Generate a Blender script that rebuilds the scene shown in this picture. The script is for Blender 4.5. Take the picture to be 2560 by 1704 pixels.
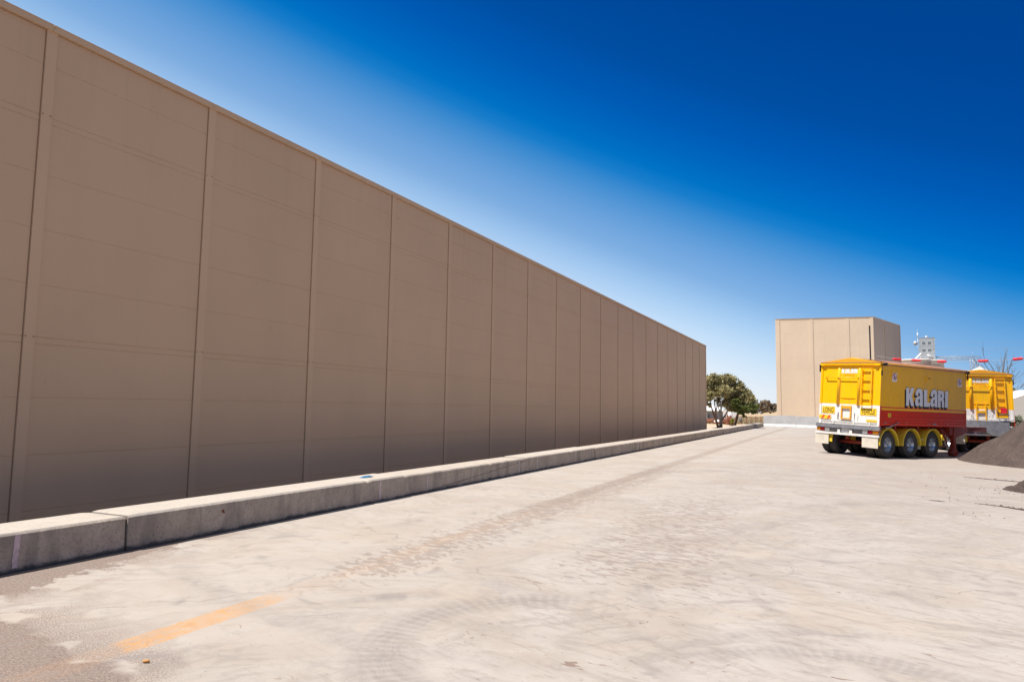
import bpy, bmesh, math, random
from mathutils import Vector, Matrix
R = math.radians
S = bpy.context.scene
for o in list(bpy.data.objects): bpy.data.objects.remove(o)
COL = S.collection

# ---------------------------------------------------------------- camera
CAMR = Matrix(((0.90862037, 0.02427427, 0.416917), (0.41733781, -0.08966917, -0.90431664), (0.01543297, 0.99567575, -0.09160581)))
EYE = Vector((0, 0, 1.65))
cd = bpy.data.cameras.new("camera"); cam = bpy.data.objects.new("camera", cd); COL.objects.link(cam)
cd.sensor_width = 36; cd.lens = 25.02; cd.clip_start = 0.05; cd.clip_end = 6000
cam.matrix_world = Matrix.Translation(EYE) @ CAMR.to_4x4()
S.camera = cam
S.render.resolution_x = 1024; S.render.resolution_y = 681

# ---------------------------------------------------------------- light
AZ, EL = R(232), R(66)
SUN = Vector((math.cos(AZ)*math.cos(EL), math.sin(AZ)*math.cos(EL), math.sin(EL)))
sd = bpy.data.lights.new("sun", 'SUN'); so = bpy.data.objects.new("sun", sd); COL.objects.link(so)
sd.energy = 5.0; sd.angle = R(0.53); sd.color = (1.0, 0.955, 0.89)
so.rotation_euler = SUN.to_track_quat('Z', 'Y').to_euler(); so.location = (0, 0, 60)
w = bpy.data.worlds.new("World"); S.world = w; w.use_nodes = True
nt = w.node_tree; nt.nodes.clear()
def wn(t, **k):
    n = nt.nodes.new(t)
    for a, b in k.items(): setattr(n, a, b)
    return n
sky = wn('ShaderNodeTexSky', sky_type='NISHITA', sun_disc=False)
sky.sun_elevation = EL; sky.sun_rotation = R(218); sky.air_density = 1.0; sky.dust_density = 0.6; sky.ozone_density = 2.0
geo = wn('ShaderNodeTexCoord')
dt = wn('ShaderNodeVectorMath', operation='DOT_PRODUCT'); dt.inputs[1].default_value = (0.35019617, 0.0674261, 0.93424641)
nt.links.new(geo.outputs['Generated'], dt.inputs[0])
ramp = wn('ShaderNodeValToRGB'); ramp.color_ramp.interpolation = 'B_SPLINE' if False else 'LINEAR'
nt.links.new(dt.outputs['Value'], ramp.inputs[0])
# polarised sky: how much of each colour of the Nishita sky gets through, by angle from the dark pole
def lin(c): return tuple((x/255/12.92 if x/255 <= .04045 else ((x/255+.055)/1.055)**2.4) for x in c)
STOPS = [(0.0, lin((220, 234, 248))), (0.05, lin((210, 227, 246))), (0.10, lin((186, 213, 242))), (0.135, lin((160, 197, 235))), (0.17, lin((128, 174, 223))),
         (0.205, lin((106, 161, 217))), (0.24, lin((70, 144, 209))), (0.265, lin((26, 127, 203))), (0.285, lin((0, 115, 197))), (0.31, lin((0, 104, 191))),
         (0.345, lin((0, 92, 181))), (0.40, lin((0, 79, 163))), (0.48, lin((0, 71, 152))), (0.58, lin((0, 67, 147))), (0.70, lin((110, 134, 164))), (0.85, lin((178, 182, 190))), (1.0, lin((170, 174, 182)))]
el = ramp.color_ramp.elements
el[0].position = STOPS[0][0]; el[0].color = (*STOPS[0][1], 1)
el[1].position = STOPS[-1][0]; el[1].color = (*STOPS[-1][1], 1)
for p, c in STOPS[1:-1]:
    e = el.new(p); e.color = (*c, 1)
mad = wn('ShaderNodeVectorMath', operation='MULTIPLY_ADD')
nt.links.new(sky.outputs[0], mad.inputs[0]); mad.inputs[1].default_value = (0.75, 0.5, 0.35); mad.inputs[2].default_value = (8.6, 8.6, 8.6)
mul = wn('ShaderNodeVectorMath', operation='MULTIPLY')
nt.links.new(mad.outputs[0], mul.inputs[0]); nt.links.new(ramp.outputs[0], mul.inputs[1])
bg = wn('ShaderNodeBackground'); bg.inputs[1].default_value = 0.0707
wo = wn('ShaderNodeOutputWorld')
nt.links.new(mul.outputs[0], bg.inputs[0]); nt.links.new(bg.outputs[0], wo.inputs[0])
S.view_settings.view_transform = 'Standard'; S.view_settings.look = 'None'
S.view_settings.exposure = 0.5; S.view_settings.gamma = 1.0
S.render.engine = 'CYCLES'

# ---------------------------------------------------------------- node helper
class NB:
    def __init__(s, name):
        s.m = bpy.data.materials.new(name); s.m.use_nodes = True
        s.t = s.m.node_tree; s.b = s.t.nodes['Principled BSDF']
        s.pos = s.t.nodes.new('ShaderNodeNewGeometry').outputs['Position']
        s.obj = s.t.nodes.new('ShaderNodeTexCoord').outputs['Object']
    def lk(s, a, i):
        if isinstance(a, bpy.types.NodeSocket): s.t.links.new(a, i)
        elif isinstance(a, (tuple, list)): i.default_value = (*a, 1) if len(i.default_value) == 4 and len(a) == 3 else a
        else: i.default_value = a
    def mth(s, op, a, b=0.0, c=None, clamp=False):
        n = s.t.nodes.new('ShaderNodeMath'); n.operation = op; n.use_clamp = clamp
        s.lk(a, n.inputs[0]); s.lk(b, n.inputs[1])
        if c is not None: s.lk(c, n.inputs[2])
        return n.outputs[0]
    def noise(s, v, scale, detail=4, rough=0.55, dist=0.0, stretch=None, rot=0.0, off=(0, 0, 0)):
        if stretch or rot or any(off):
            mp = s.t.nodes.new('ShaderNodeMapping'); s.lk(v, mp.inputs[0])
            mp.inputs['Rotation'].default_value = (0, 0, rot); mp.inputs['Location'].default_value = off
            v = mp.outputs[0]
            if stretch:
                m2 = s.t.nodes.new('ShaderNodeMapping'); s.lk(v, m2.inputs[0]); m2.inputs['Scale'].default_value = stretch; v = m2.outputs[0]
        n = s.t.nodes.new('ShaderNodeTexNoise'); s.lk(v, n.inputs['Vector'])
        n.inputs['Scale'].default_value = scale; n.inputs['Detail'].default_value = detail
        n.inputs['Roughness'].default_value = rough; n.inputs['Distortion'].default_value = dist
        return n.outputs[0]
    def ss(s, v, a, b):   # smoothstep
        n = s.t.nodes.new('ShaderNodeMapRange'); n.interpolation_type = 'SMOOTHSTEP'
        s.lk(v, n.inputs[0]); n.inputs[1].default_value = a; n.inputs[2].default_value = b
        return n.outputs[0]
    def mix(s, f, a, b):
        n = s.t.nodes.new('ShaderNodeMix'); n.data_type = 'RGBA'
        s.lk(f, n.inputs[0]); s.lk(a, n.inputs[6]); s.lk(b, n.inputs[7]); return n.outputs[2]
    def xyz(s, v):
        n = s.t.nodes.new('ShaderNodeSeparateXYZ'); s.lk(v, n.inputs[0]); return n.outputs
    def bump(s, h, strength, dist=0.01):
        n = s.t.nodes.new('ShaderNodeBump'); n.inputs['Strength'].default_value = strength; n.inputs['Distance'].default_value = dist
        s.lk(h, n.inputs['Height']); s.t.links.new(n.outputs[0], s.b.inputs['Normal'])
    def out(s, col, rough=0.6, metal=0.0, spec=None):
        s.lk(col, s.b.inputs['Base Color']); s.lk(rough, s.b.inputs['Roughness']); s.lk(metal, s.b.inputs['Metallic'])
        if spec is not None: s.b.inputs['Specular IOR Level'].default_value = spec
        return s.m

def plain(name, col, rough=0.5, metal=0.0, var=0.12, scale=6.0, dirt=None, dirtamt=0.3, spec=None, bump=0, streak=0):
    n = NB(name)
    a = n.noise(n.obj, scale, 5, 0.6)
    c = n.mix(n.ss(a, 0.35, 0.7), col, tuple(x*(1-var) for x in col))
    if dirt:
        d = n.noise(n.obj, scale*2.3, 6, 0.7, 0.4, off=(3, 7, 1))
        c = n.mix(n.mth('MULTIPLY', n.ss(d, 0.48, 0.75), dirtamt), c, dirt)
    if streak:
        k = n.noise(n.obj, 7, 5, 0.65, 0.3, stretch=(1, 1, 0.12))
        c = n.mix(n.mth('MULTIPLY', n.ss(k, 0.46, 0.70), streak), c, dirt)
    if bump: n.bump(n.noise(n.obj, scale*8, 4), bump, 0.005)
    return n.out(c, rough, metal, spec)

GL = {'K': [[(0,0),(0,1),(.37,1),(.37,.64),(.60,1),(1,1),(.70,.53),(1,0),(.62,0),(.37,.42),(.37,0)]],
 'a': [[(1,0),(1,.66),(.97,.80),(.88,.92),(.74,.985),(.56,1),(.38,.985),(.22,.93),(.10,.84),(.04,.72),(.02,.60),(.40,.60),(.41,.70),(.46,.755),(.53,.76),(.58,.72),(.60,.64),(.60,.575),(.44,.56),(.26,.52),(.10,.44),(.02,.33),(0,.20),(.04,.09),(.14,.02),(.28,0),(.44,.03),(.60,.12),(.60,0)], [(.50,.42),(.60,.43),(.60,.24),(.54,.18),(.47,.18),(.42,.24),(.41,.33),(.44,.39)]],
 'L': [[(0,0),(0,1),(.52,1),(.52,.25),(1,.25),(1,0)]],
 'R': [[(0,0),(0,1),(.58,1),(.80,.96),(.94,.87),(1,.74),(.97,.60),(.88,.50),(.95,.40),(1,.26),(1,0),(.62,0),(.62,.30),(.57,.38),(.42,.40),(.42,0)], [(.42,.60),(.42,.79),(.53,.79),(.60,.74),(.60,.65),(.53,.60)]],
 'I': [[(0,0),(0,1),(1,1),(1,0)]]}
# ---------------------------------------------------------------- mesh helper
class MB:
    def __init__(s): s.v = []; s.f = []; s.mi = []; s.sm = []
    def add(s, vs, fs, mi=0, smooth=False):
        k = len(s.v); s.v += [tuple(v) for v in vs]
        for f in fs: s.f.append([i+k for i in f]); s.mi.append(mi); s.sm.append(smooth)
        return s
    def box(s, a, b, mi=0):
        (x0, y0, z0), (x1, y1, z1) = a, b
        if x0 > x1: x0, x1 = x1, x0
        if y0 > y1: y0, y1 = y1, y0
        if z0 > z1: z0, z1 = z1, z0
        v = [(x0,y0,z0),(x1,y0,z0),(x1,y1,z0),(x0,y1,z0),(x0,y0,z1),(x1,y0,z1),(x1,y1,z1),(x0,y1,z1)]
        return s.add(v, [(0,3,2,1),(4,5,6,7),(0,1,5,4),(1,2,6,5),(2,3,7,6),(3,0,4,7)], mi)
    def hexa(s, bot, top, mi=0):
        return s.add(list(bot)+list(top), [(0,3,2,1),(4,5,6,7),(0,1,5,4),(1,2,6,5),(2,3,7,6),(3,0,4,7)], mi)
    def tube(s, pts, rad, n=8, mi=0, cap=True):
        pts = [Vector(p) for p in pts]; rad = rad if isinstance(rad, (list, tuple)) else [rad]*len(pts)
        rings = []; base = len(s.v); ref = None
        for i, p in enumerate(pts):
            t = (pts[min(i+1, len(pts)-1)]-pts[max(i-1, 0)]).normalized()
            if ref is None: ref = Vector((0,0,1)) if abs(t.z) < 0.9 else Vector((1,0,0))
            u = t.cross(ref); 
            if u.length < 1e-4: u = t.cross(Vector((1,0,0)))
            u.normalize(); v = t.cross(u).normalized(); ref = -v if False else ref
            for k in range(n):
                a = 2*math.pi*k/n
                s.v.append(tuple(p+rad[i]*(math.cos(a)*u+math.sin(a)*v)))
        for i in range(len(pts)-1):
            for k in range(n):
                a = base+i*n+k; b = base+i*n+(k+1) % n
                s.f.append([a, b, b+n, a+n]); s.mi.append(mi); s.sm.append(True)
        if cap:
            s.f.append([base+k for k in range(n)][::-1]); s.mi.append(mi); s.sm.append(False)
            s.f.append([base+(len(pts)-1)*n+k for k in range(n)]); s.mi.append(mi); s.sm.append(False)
        return s
    def lathe(s, prof, c=(0,0,0), axis='y', n=36, mi=0, smooth=True, closed=False):
        # prof: list of (radius, offset along axis)
        base = len(s.v); c = Vector(c)
        for r, h in prof:
            for k in range(n):
                a = 2*math.pi*k/n; p, q = r*math.cos(a), r*math.sin(a)
                d = {'y': (p, h, q), 'x': (h, p, q), 'z': (p, q, h)}[axis]
                s.v.append(tuple(c+Vector(d)))
        m = len(prof)
        for i in range(m if closed else m-1):
            j = (i+1) % m
            for k in range(n):
                s.f.append([base+i*n+k, base+i*n+(k+1) % n, base+j*n+(k+1) % n, base+j*n+k]); s.mi.append(mi); s.sm.append(smooth)
        return s
    def build(s, name, mats, parent=None, bevel=0.0, loc=None):
        me = bpy.data.meshes.new(name); me.from_pydata(s.v, [], s.f); me.update()
        if not isinstance(mats, (list, tuple)): mats = [mats]
        for m in mats: me.materials.append(m)
        me.polygons.foreach_set('material_index', s.mi); me.polygons.foreach_set('use_smooth', s.sm)
        bm = bmesh.new(); bm.from_mesh(me); bmesh.ops.recalc_face_normals(bm, faces=bm.faces); bm.to_mesh(me); bm.free()
        o = bpy.data.objects.new(name, me); COL.objects.link(o)
        if parent: o.parent = parent
        if loc: o.location = loc
        if bevel:
            b = o.modifiers.new('bevel', 'BEVEL'); b.width = bevel; b.segments = 2; b.limit_method = 'ANGLE'
        return o
def tag(o, label=None, cat=None, group=None, kind=None):
    if label: o['label'] = label
    if cat: o['category'] = cat
    if group: o['group'] = group
    if kind: o['kind'] = kind
    return o
def thing(name, label, cat, loc=(0,0,0), group=None, mat=None):
    o = bpy.data.objects.new(name, None); COL.objects.link(o); o.empty_display_size = 0.3
    if mat is not None: o.matrix_world = mat
    else: o.location = loc
    return tag(o, label, cat, group)
def copy_tree(o, parent=None):
    c = o.copy(); COL.objects.link(c); c.parent = parent
    for ch in list(o.children): copy_tree(ch, c)
    return c
def glyph(txt, bold=0.0):   # flat outline of text, normalised to the unit square
    cu = bpy.data.curves.new('t', 'FONT'); cu.body = txt; cu.offset = bold; cu.resolution_u = 6
    o = bpy.data.objects.new('t', cu); COL.objects.link(o)
    bpy.context.view_layer.update()
    me = bpy.data.meshes.new_from_object(o.evaluated_get(bpy.context.evaluated_depsgraph_get()))
    vs = [v.co.copy() for v in me.vertices]; fs = [list(p.vertices) for p in me.polygons]
    bpy.data.objects.remove(o); bpy.data.curves.remove(cu); bpy.data.meshes.remove(me)
    x0 = min(v.x for v in vs); x1 = max(v.x for v in vs); y0 = min(v.y for v in vs); y1 = max(v.y for v in vs)
    return [((v.x-x0)/(x1-x0), (v.y-y0)/(y1-y0)) for v in vs], fs
def logo(ch):
    cu = bpy.data.curves.new('t', 'CURVE'); cu.dimensions = '2D'; cu.fill_mode = 'BOTH'
    for ring in GL[ch]:
        sp = cu.splines.new('POLY'); sp.points.add(len(ring)-1); sp.use_cyclic_u = True
        for p_, q_ in zip(sp.points, ring): p_.co = (q_[0], q_[1], 0, 1)
    o = bpy.data.objects.new('t', cu); COL.objects.link(o); bpy.context.view_layer.update()
    me = bpy.data.meshes.new_from_object(o.evaluated_get(bpy.context.evaluated_depsgraph_get()))
    r_ = [(v.co.x, v.co.y) for v in me.vertices], [list(p.vertices) for p in me.polygons]
    bpy.data.objects.remove(o); bpy.data.curves.remove(cu); bpy.data.meshes.remove(me)
    return r_
def put_logo(mb, ch, org, ux, uz, wd, ht, mi=0):
    vs, fs = logo(ch); org, ux, uz = Vector(org), Vector(ux), Vector(uz)
    mb.add([org+ux*wd*a+uz*ht*b for a, b in vs], fs, mi)
def put_text(mb, txt, org, ux, uz, wd, ht, bold=0.0, nrm=None, thick=0.0, mi=0):
    # writes text in the rectangle org + wd*ux + ht*uz, raised by thick along nrm
    vs, fs = glyph(txt, bold); org, ux, uz = Vector(org), Vector(ux), Vector(uz)
    top = [org+ux*wd*a+uz*ht*b+(Vector(nrm)*thick if nrm else Vector()) for a, b in vs]
    mb.add(top, fs, mi)

def unproj(u, v, t):   # world point at camera depth t behind a point of the 2560-wide photo
    return EYE+CAMR @ Vector(((u-1280)/1779*t, -(v-852)/1779*t, -t))
def sstep(x, a, b):
    t = max(0, min(1, (x-a)/(b-a))); return t*t*(3-2*t)
def hgt(x, y):   # the yard drains gently away from the kerb
    hp = -0.095-0.0386*(x-1.563)+0.0101*(max(25, min(48, y))-30.55)
    hp = max(min(hp, 0.0) if x < -1.5 else hp, -0.19); hp = min(hp, 0.0+0.03*sstep(x, -2.5, -0.5)*0)
    hf = max(-0.0125*(x+7.2), -0.2)
    k = sstep(y, 48, 70)
    return (hp*(1-k)+min(hf, 0)*k)*sstep(y, 8, 24)*sstep(x, -7.1, -5)

# ---------------------------------------------------------------- shared materials
def yard_material():
    n = NB('dusty_concrete'); P = n.pos; x, y, z = n.xyz(P)
    # warp used to fray every edge
    wb = n.noise(P, 3.5, 5, 0.65)
    big = n.noise(P, 0.55, 5, 0.6, 1.2)
    med = n.noise(P, 2.2, 6, 0.62, 1.6)
    fine = n.noise(P, 28, 5, 0.7)
    strk = n.noise(P, 1.3, 6, 0.65, 1.5, stretch=(0.55, 1.9, 1), rot=R(14))
    grain = n.noise(P, 160, 3, 0.7)
    col = n.mix(n.ss(big, 0.38, 0.66), (0.409, 0.365, 0.325), (0.365, 0.315, 0.271))
    col = n.mix(n.mth('MULTIPLY', n.ss(med, 0.5, 0.72), 0.42), col, (0.280, 0.247, 0.224))
    col = n.mix(n.mth('MULTIPLY', n.ss(strk, 0.52, 0.75), 0.5), col, (0.267, 0.235, 0.212))
    col = n.mix(n.mth('MULTIPLY', n.ss(n.noise(P, 1.6, 5, 0.6, 2.2, off=(9, 2, 0)), 0.56, 0.72), 0.35), col, (0.449, 0.409, 0.372))
    # pale yellow dust
    col = n.mix(n.mth('MULTIPLY', n.ss(n.noise(P, 0.8, 4, 0.6, 0.8, off=(4, 9, 0)), 0.5, 0.7), 0.4), col, (0.409, 0.334, 0.258))
    def band(v, c, hw, fade): # 1 inside |v-c|<hw
        d = n.mth('ABSOLUTE', n.mth('SUBTRACT', v, c)); return n.mth('SUBTRACT', 1.0, n.ss(d, hw-fade, hw+fade))
    lx = n.mth('ADD', x, n.mth('MULTIPLY', y, 0.0045))
    lxw = n.mth('ADD', lx, n.mth('MULTIPLY', n.mth('SUBTRACT', wb, 0.5), 0.16))
    # bare brown concrete showing through the dust: chips, thick along the wheel path by the painted line
    chips = n.noise(P, 7.5, 5, 0.6, 0.6, stretch=(0.75, 1.5, 1), rot=R(25))
    dens = n.mth('MULTIPLY', band(lxw, -4.30, 0.50, 0.36), n.mth('MULTIPLY', n.ss(y, 4.6, 6.4), n.mth('SUBTRACT', 1.0, n.ss(y, 17, 30))))
    b2 = n.mth('MULTIPLY', band(n.mth('ADD', x, n.mth('MULTIPLY', y, 0.09)), -1.25, 0.95, 0.6), n.mth('MULTIPLY', n.ss(y, 5.5, 7.5), n.mth('SUBTRACT', 1.0, n.ss(y, 12, 18))))
    reg = n.ss(n.noise(P, 0.7, 3, 0.5, 0.5, off=(2, 5, 0)), 0.45, 0.62)
    dens = n.mth('MAXIMUM', dens, n.mth('MULTIPLY', b2, 0.8))
    rx = n.ss(x, -3.6, -2.4)
    dens = n.mth('MAXIMUM', dens, n.mth('MULTIPLY', n.mth('MULTIPLY', reg, rx), 0.35))
    thr = n.mth('SUBTRACT', 0.72, n.mth('MULTIPLY', dens, 0.26))
    cm = n.ss(n.mth('SUBTRACT', chips, thr), -0.02, 0.045)
    col = n.mix(n.mth('MULTIPLY', cm, 0.62), col, n.mix(n.ss(fine, 0.35, 0.65), (0.217, 0.165, 0.136), (0.267, 0.210, 0.177)))
    # small dark crumbs
    vo = n.t.nodes.new('ShaderNodeTexVoronoi'); n.lk(P, vo.inputs['Vector']); vo.inputs['Scale'].default_value = 2.6
    crumb = n.mth('SUBTRACT', 1.0, n.ss(vo.outputs['Distance'], 0.012, 0.03))
    col = n.mix(n.mth('MULTIPLY', crumb, n.mth('MULTIPLY', reg, 0.5)), col, (0.101, 0.081, 0.070))
    gr0 = n.noise(P, 48, 5, 0.75)
    # rough brown apron at the near left
    # region below the line (-6.1, 3.5) (-4.5, 3.3) (-3.7, 3.1), edges frayed
    q = n.mth('ADD', n.mth('MULTIPLY', n.mth('ADD', x, 6.1), 0.16), n.mth('SUBTRACT', y, 3.52))
    q = n.mth('ADD', q, n.mth('MULTIPLY', n.mth('SUBTRACT', n.noise(P, 1.9, 6, 0.62, 0.5), 0.5), 0.75))
    q = n.mth('ADD', q, n.mth('MULTIPLY', n.ss(x, -3.95, -3.3), 0.9))
    sidq = n.mth('ADD', n.mth('ADD', n.mth('MULTIPLY', n.mth('ADD', x, 6.35), 1.3), n.mth('MULTIPLY', n.mth('SUBTRACT', y, 4.2), .35)), n.mth('MULTIPLY', n.mth('SUBTRACT', wb, 0.5), 1.6))
    q = n.mth('MINIMUM', q, n.mth('ADD', sidq, .15))
    bm_ = n.mth('SUBTRACT', 1.0, n.ss(q, -0.10, 0.02))
    spk = n.ss(n.noise(P, 60, 3, 0.6, stretch=(1, 1.6, 1), rot=R(20)), 0.42, 0.5)
    edge = n.mth('SUBTRACT', 1.0, n.ss(q, -0.02, 0.75))
    bm2 = n.mth('MAXIMUM', n.mth('MULTIPLY', bm_, n.mth('ADD', 0.72, n.mth('MULTIPLY', spk, 0.28))), n.mth('MULTIPLY', n.mth('MULTIPLY', edge, spk), n.mth('MULTIPLY', n.ss(n.noise(P, 1.7, 4, 0.5, 0.5, off=(1, 8, 0)), 0.44, 0.50), 0.8)))
    brown = n.mix(n.ss(gr0, 0.42, 0.60), (0.150, 0.105, 0.085), (0.255, 0.195, 0.165))
    col = n.mix(n.mth('MULTIPLY', bm2, 0.95), col, brown)
    # old orange line
    ln = band(n.mth('ADD', lx, n.mth('MULTIPLY', n.mth('SUBTRACT', fine, 0.5), 0.03)), -4.40, 0.135, 0.02)
    strong = n.mth('MULTIPLY', n.mth('SUBTRACT', n.ss(n.mth('ADD', y, n.mth('MULTIPLY', n.mth('SUBTRACT', wb, 0.5), 0.5)), 3.35, 3.5), -0.12), n.mth('SUBTRACT', 1.0, n.ss(n.mth('ADD', y, n.mth('MULTIPLY', wb, 1.2)), 5.1, 5.7)))
    weak = n.mth('MULTIPLY', n.mth('SUBTRACT', 1.0, n.ss(y, 8, 13)), 0.15)
    wear = n.mth('ADD', n.mth('MULTIPLY', n.ss(n.noise(P, 5, 6, 0.7, 0.8, off=(5, 5, 0)), 0.30, 0.62), 0.7), n.mth('MULTIPLY', n.ss(n.noise(P, 22, 5, 0.7, 0.5, stretch=(1, .45, 1)), 0.50, 0.54), 0.75), None, True)
    am = n.mth('MULTIPLY', ln, n.mth('MULTIPLY', n.mth('MAXIMUM', n.mth('MULTIPLY', strong, 0.78), weak), n.mth('SUBTRACT', 1.0, n.mth('MULTIPLY', wear, 0.62))))
    col = n.mix(am, col, (0.545, 0.268, 0.075))
    # the line goes on as a dull brown stripe to the end of the yard
    ln2 = band(lx, -4.52, 0.19, 0.05)
    col = n.mix(n.mth('MULTIPLY', ln2, n.mth('MULTIPLY', n.ss(y, 8, 13), n.mth('SUBTRACT', 0.52, n.mth('MULTIPLY', wear, 0.15)))), col, (0.229, 0.175, 0.139))
    # tyre scuffs: curved bands crossed by tread ribs
    def arc(cx, cy, r, hw, a0, a1, st, fr, flip=1.0):
        dx = n.mth('SUBTRACT', x, cx); dy = n.mth('SUBTRACT', y, cy)
        rr = n.mth('SQRT', n.mth('ADD', n.mth('MULTIPLY', dx, dx), n.mth('MULTIPLY', dy, dy)))
        rr = n.mth('ADD', rr, n.mth('MULTIPLY', n.mth('SUBTRACT', med, 0.5), 0.22))
        an = n.mth('ARCTAN2', n.mth('MULTIPLY', dy, flip), n.mth('MULTIPLY', dx, flip))
        rib = n.mth('ADD', 0.5, n.mth('MULTIPLY', n.mth('SINE', n.mth('ADD', n.mth('MULTIPLY', an, fr), n.mth('ADD', n.mth('MULTIPLY', rr, 6.0), n.mth('MULTIPLY', wb, 5)))), 0.5))
        rib = n.mth('ADD', 0.30, n.mth('MULTIPLY', n.ss(rib, 0.1, 0.7), 0.35))
        cv = n.t.nodes.new('ShaderNodeCombineXYZ'); n.lk(n.mth('MULTIPLY', rr, 26), cv.inputs[0]); n.lk(n.mth('MULTIPLY', an, 2.2*r), cv.inputs[1]); cv.inputs[2].default_value = cx*3
        rib = n.mth('ADD', rib, n.mth('MULTIPLY', n.ss(n.noise(cv.outputs[0], 1.0, 4, 0.65, 0.4), 0.4, 0.65), 0.45))
        m = n.mth('MULTIPLY', band(rr, r, hw, hw*0.75), n.mth('MULTIPLY', n.ss(an, a0, a0+0.35), n.mth('SUBTRACT', 1.0, n.ss(an, a1-0.35, a1))))
        return n.mth('MULTIPLY', n.mth('MULTIPLY', m, rib), n.mth('MULTIPLY', n.ss(big, 0.2, 0.4), st))
    tot = None
    for a in [(-1.75, 4.75, 1.25, .18, -1.45, 1.25, .95, 84, -1.0), (-3.9, 5.6, 1.1, .14, -1.1, .9, .5, 70),
              (-2.3, 4.1, 1.75, .10, 2.0, 2.8, .8, 60), (-2.6, 3.0, 1.9, .2, 1.2, 2.3, .35, 90),
              (0.1, 4.25, 1.25, .11, 0.9, 2.7, .75, 110), (0.3, 3.9, 0.95, .12, 1.2, 2.6, .7, 60), (0.4, 4.6, 1.5, .10, 1.4, 2.9, .5, 110),
              (-2.9, 9.5, 5.2, .12, -2.6, -1.2, .35, 240), (1.5, 7.6, 2.4, .16, 1.4, 3.1, .4, 150), (0.6, 7.8, 2.9, .12, 1.2, 3.1, .3, 150),
              (-1.0, 16.5, 4.0, .16, 1.2, 3.1, .5, 200), (2.5, 12.5, 3.2, .25, 1.6, 3.1, .35, 200), (-3.2, 3.3, 0.9, .12, 0.4, 1.9, .6, 70), (3, 9, 4.6, .14, 1.9, 3.1, .4, 220)]:
        v = arc(*a); tot = v if tot is None else n.mth('MAXIMUM', tot, v)
    col = n.mix(n.mth('MULTIPLY', tot, 0.62), col, (0.191, 0.172, 0.165))
    # swept swirls: fine concentric streaks left by turning tyres and brooms
    def swirl(cx, cy, r0, r1, fr, st, seed):
        dx = n.mth('SUBTRACT', x, cx); dy = n.mth('SUBTRACT', y, cy)
        rr = n.mth('SQRT', n.mth('ADD', n.mth('MULTIPLY', dx, dx), n.mth('MULTIPLY', dy, dy))); an = n.mth('ARCTAN2', dy, dx)
        cv = n.t.nodes.new('ShaderNodeCombineXYZ'); n.lk(n.mth('MULTIPLY', n.mth('ADD', rr, n.mth('MULTIPLY', med, 0.3)), fr), cv.inputs[0]); n.lk(n.mth('MULTIPLY', an, 3.0), cv.inputs[1]); cv.inputs[2].default_value = seed
        m = n.ss(n.noise(cv.outputs[0], 1.0, 5, 0.7, 0.5), 0.46, 0.68)
        w_ = n.mth('MULTIPLY', n.ss(rr, r0, r0+0.5), n.mth('SUBTRACT', 1.0, n.ss(rr, r1-0.8, r1)))
        return n.mth('MULTIPLY', n.mth('MULTIPLY', m, w_), n.mth('MULTIPLY', n.ss(n.noise(P, 0.9, 3, 0.5, 0.5, off=(seed, 1, 0)), 0.42, 0.6), st))
    sw = swirl(-2.2, 2.4, 0.4, 4.2, 9, .5, 3)
    for a in ((0.6, 3.6, 0.5, 4.0, 10, .5, 7), (-3.5, 14, 1.0, 8.5, 6, .35, 11), (6, 9, 2, 9.5, 5, .4, 15), (-9, 9, 2.5, 7, 7, .35, 19)): sw = n.mth('MAXIMUM', sw, swirl(*a))
    col = n.mix(sw, col, (0.235, 0.205, 0.185))
    # hairline cracks
    vc = n.t.nodes.new('ShaderNodeTexVoronoi'); vc.feature = 'DISTANCE_TO_EDGE'; vc.inputs['Scale'].default_value = 0.21
    vv = n.t.nodes.new('ShaderNodeVectorMath'); vv.operation = 'ADD'; n.lk(P, vv.inputs[0])
    nn = n.t.nodes.new('ShaderNodeTexNoise'); n.lk(P, nn.inputs['Vector']); nn.inputs['Scale'].default_value = 1.6; nn.inputs['Detail'].default_value = 6
    sc = n.t.nodes.new('ShaderNodeVectorMath'); sc.operation = 'SCALE'; n.lk(nn.outputs['Color'], sc.inputs[0]); sc.inputs['Scale'].default_value = 0.9
    n.t.links.new(sc.outputs[0], vv.inputs[1]); n.t.links.new(vv.outputs[0], vc.inputs['Vector'])
    ck = n.mth('SUBTRACT', 1.0, n.ss(vc.outputs['Distance'], 0.0006, 0.0022))
    col = n.mix(n.mth('MULTIPLY', ck, n.mth('MULTIPLY', n.ss(n.noise(P, .5, 2, .5, 0, off=(3, 3, 0)), .46, .56), 0.5)), col, (0.16, 0.125, 0.10))
    # small brown flecks strewn over the whole yard
    fk = n.ss(n.noise(P, 17, 3, 0.55, 0.8, stretch=(0.7, 1.4, 1), rot=R(30)), 0.665, 0.70)
    col = n.mix(n.mth('MULTIPLY', fk, n.mth('MULTIPLY', n.ss(n.noise(P, 1.2, 4, 0.6, 0, off=(7, 7, 0)), 0.42, 0.62), 0.6)), col, (0.215, 0.155, 0.12))
    st2 = n.ss(n.noise(P, 5.5, 5, 0.68, 0.7, stretch=(0.45, 1.7, 1), rot=R(22), off=(3, 1, 0)), 0.50, 0.66)
    col = n.mix(n.mth('MULTIPLY', st2, n.mth('MULTIPLY', n.ss(x, -4.2, -2.2), 0.45)), col, (0.25, 0.205, 0.175))
    fk2 = n.ss(n.noise(P, 9, 4, 0.6, 1.0, stretch=(0.6, 1.5, 1), rot=R(18), off=(8, 3, 0)), 0.655, 0.685)
    col = n.mix(n.mth('MULTIPLY', fk2, n.mth('MULTIPLY', n.ss(x, -3.2, -1.6), 0.85)), col, (0.195, 0.135, 0.105))
    # fine sandy grit
    gr_ = n.noise(P, 75, 4, 0.75)
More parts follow.
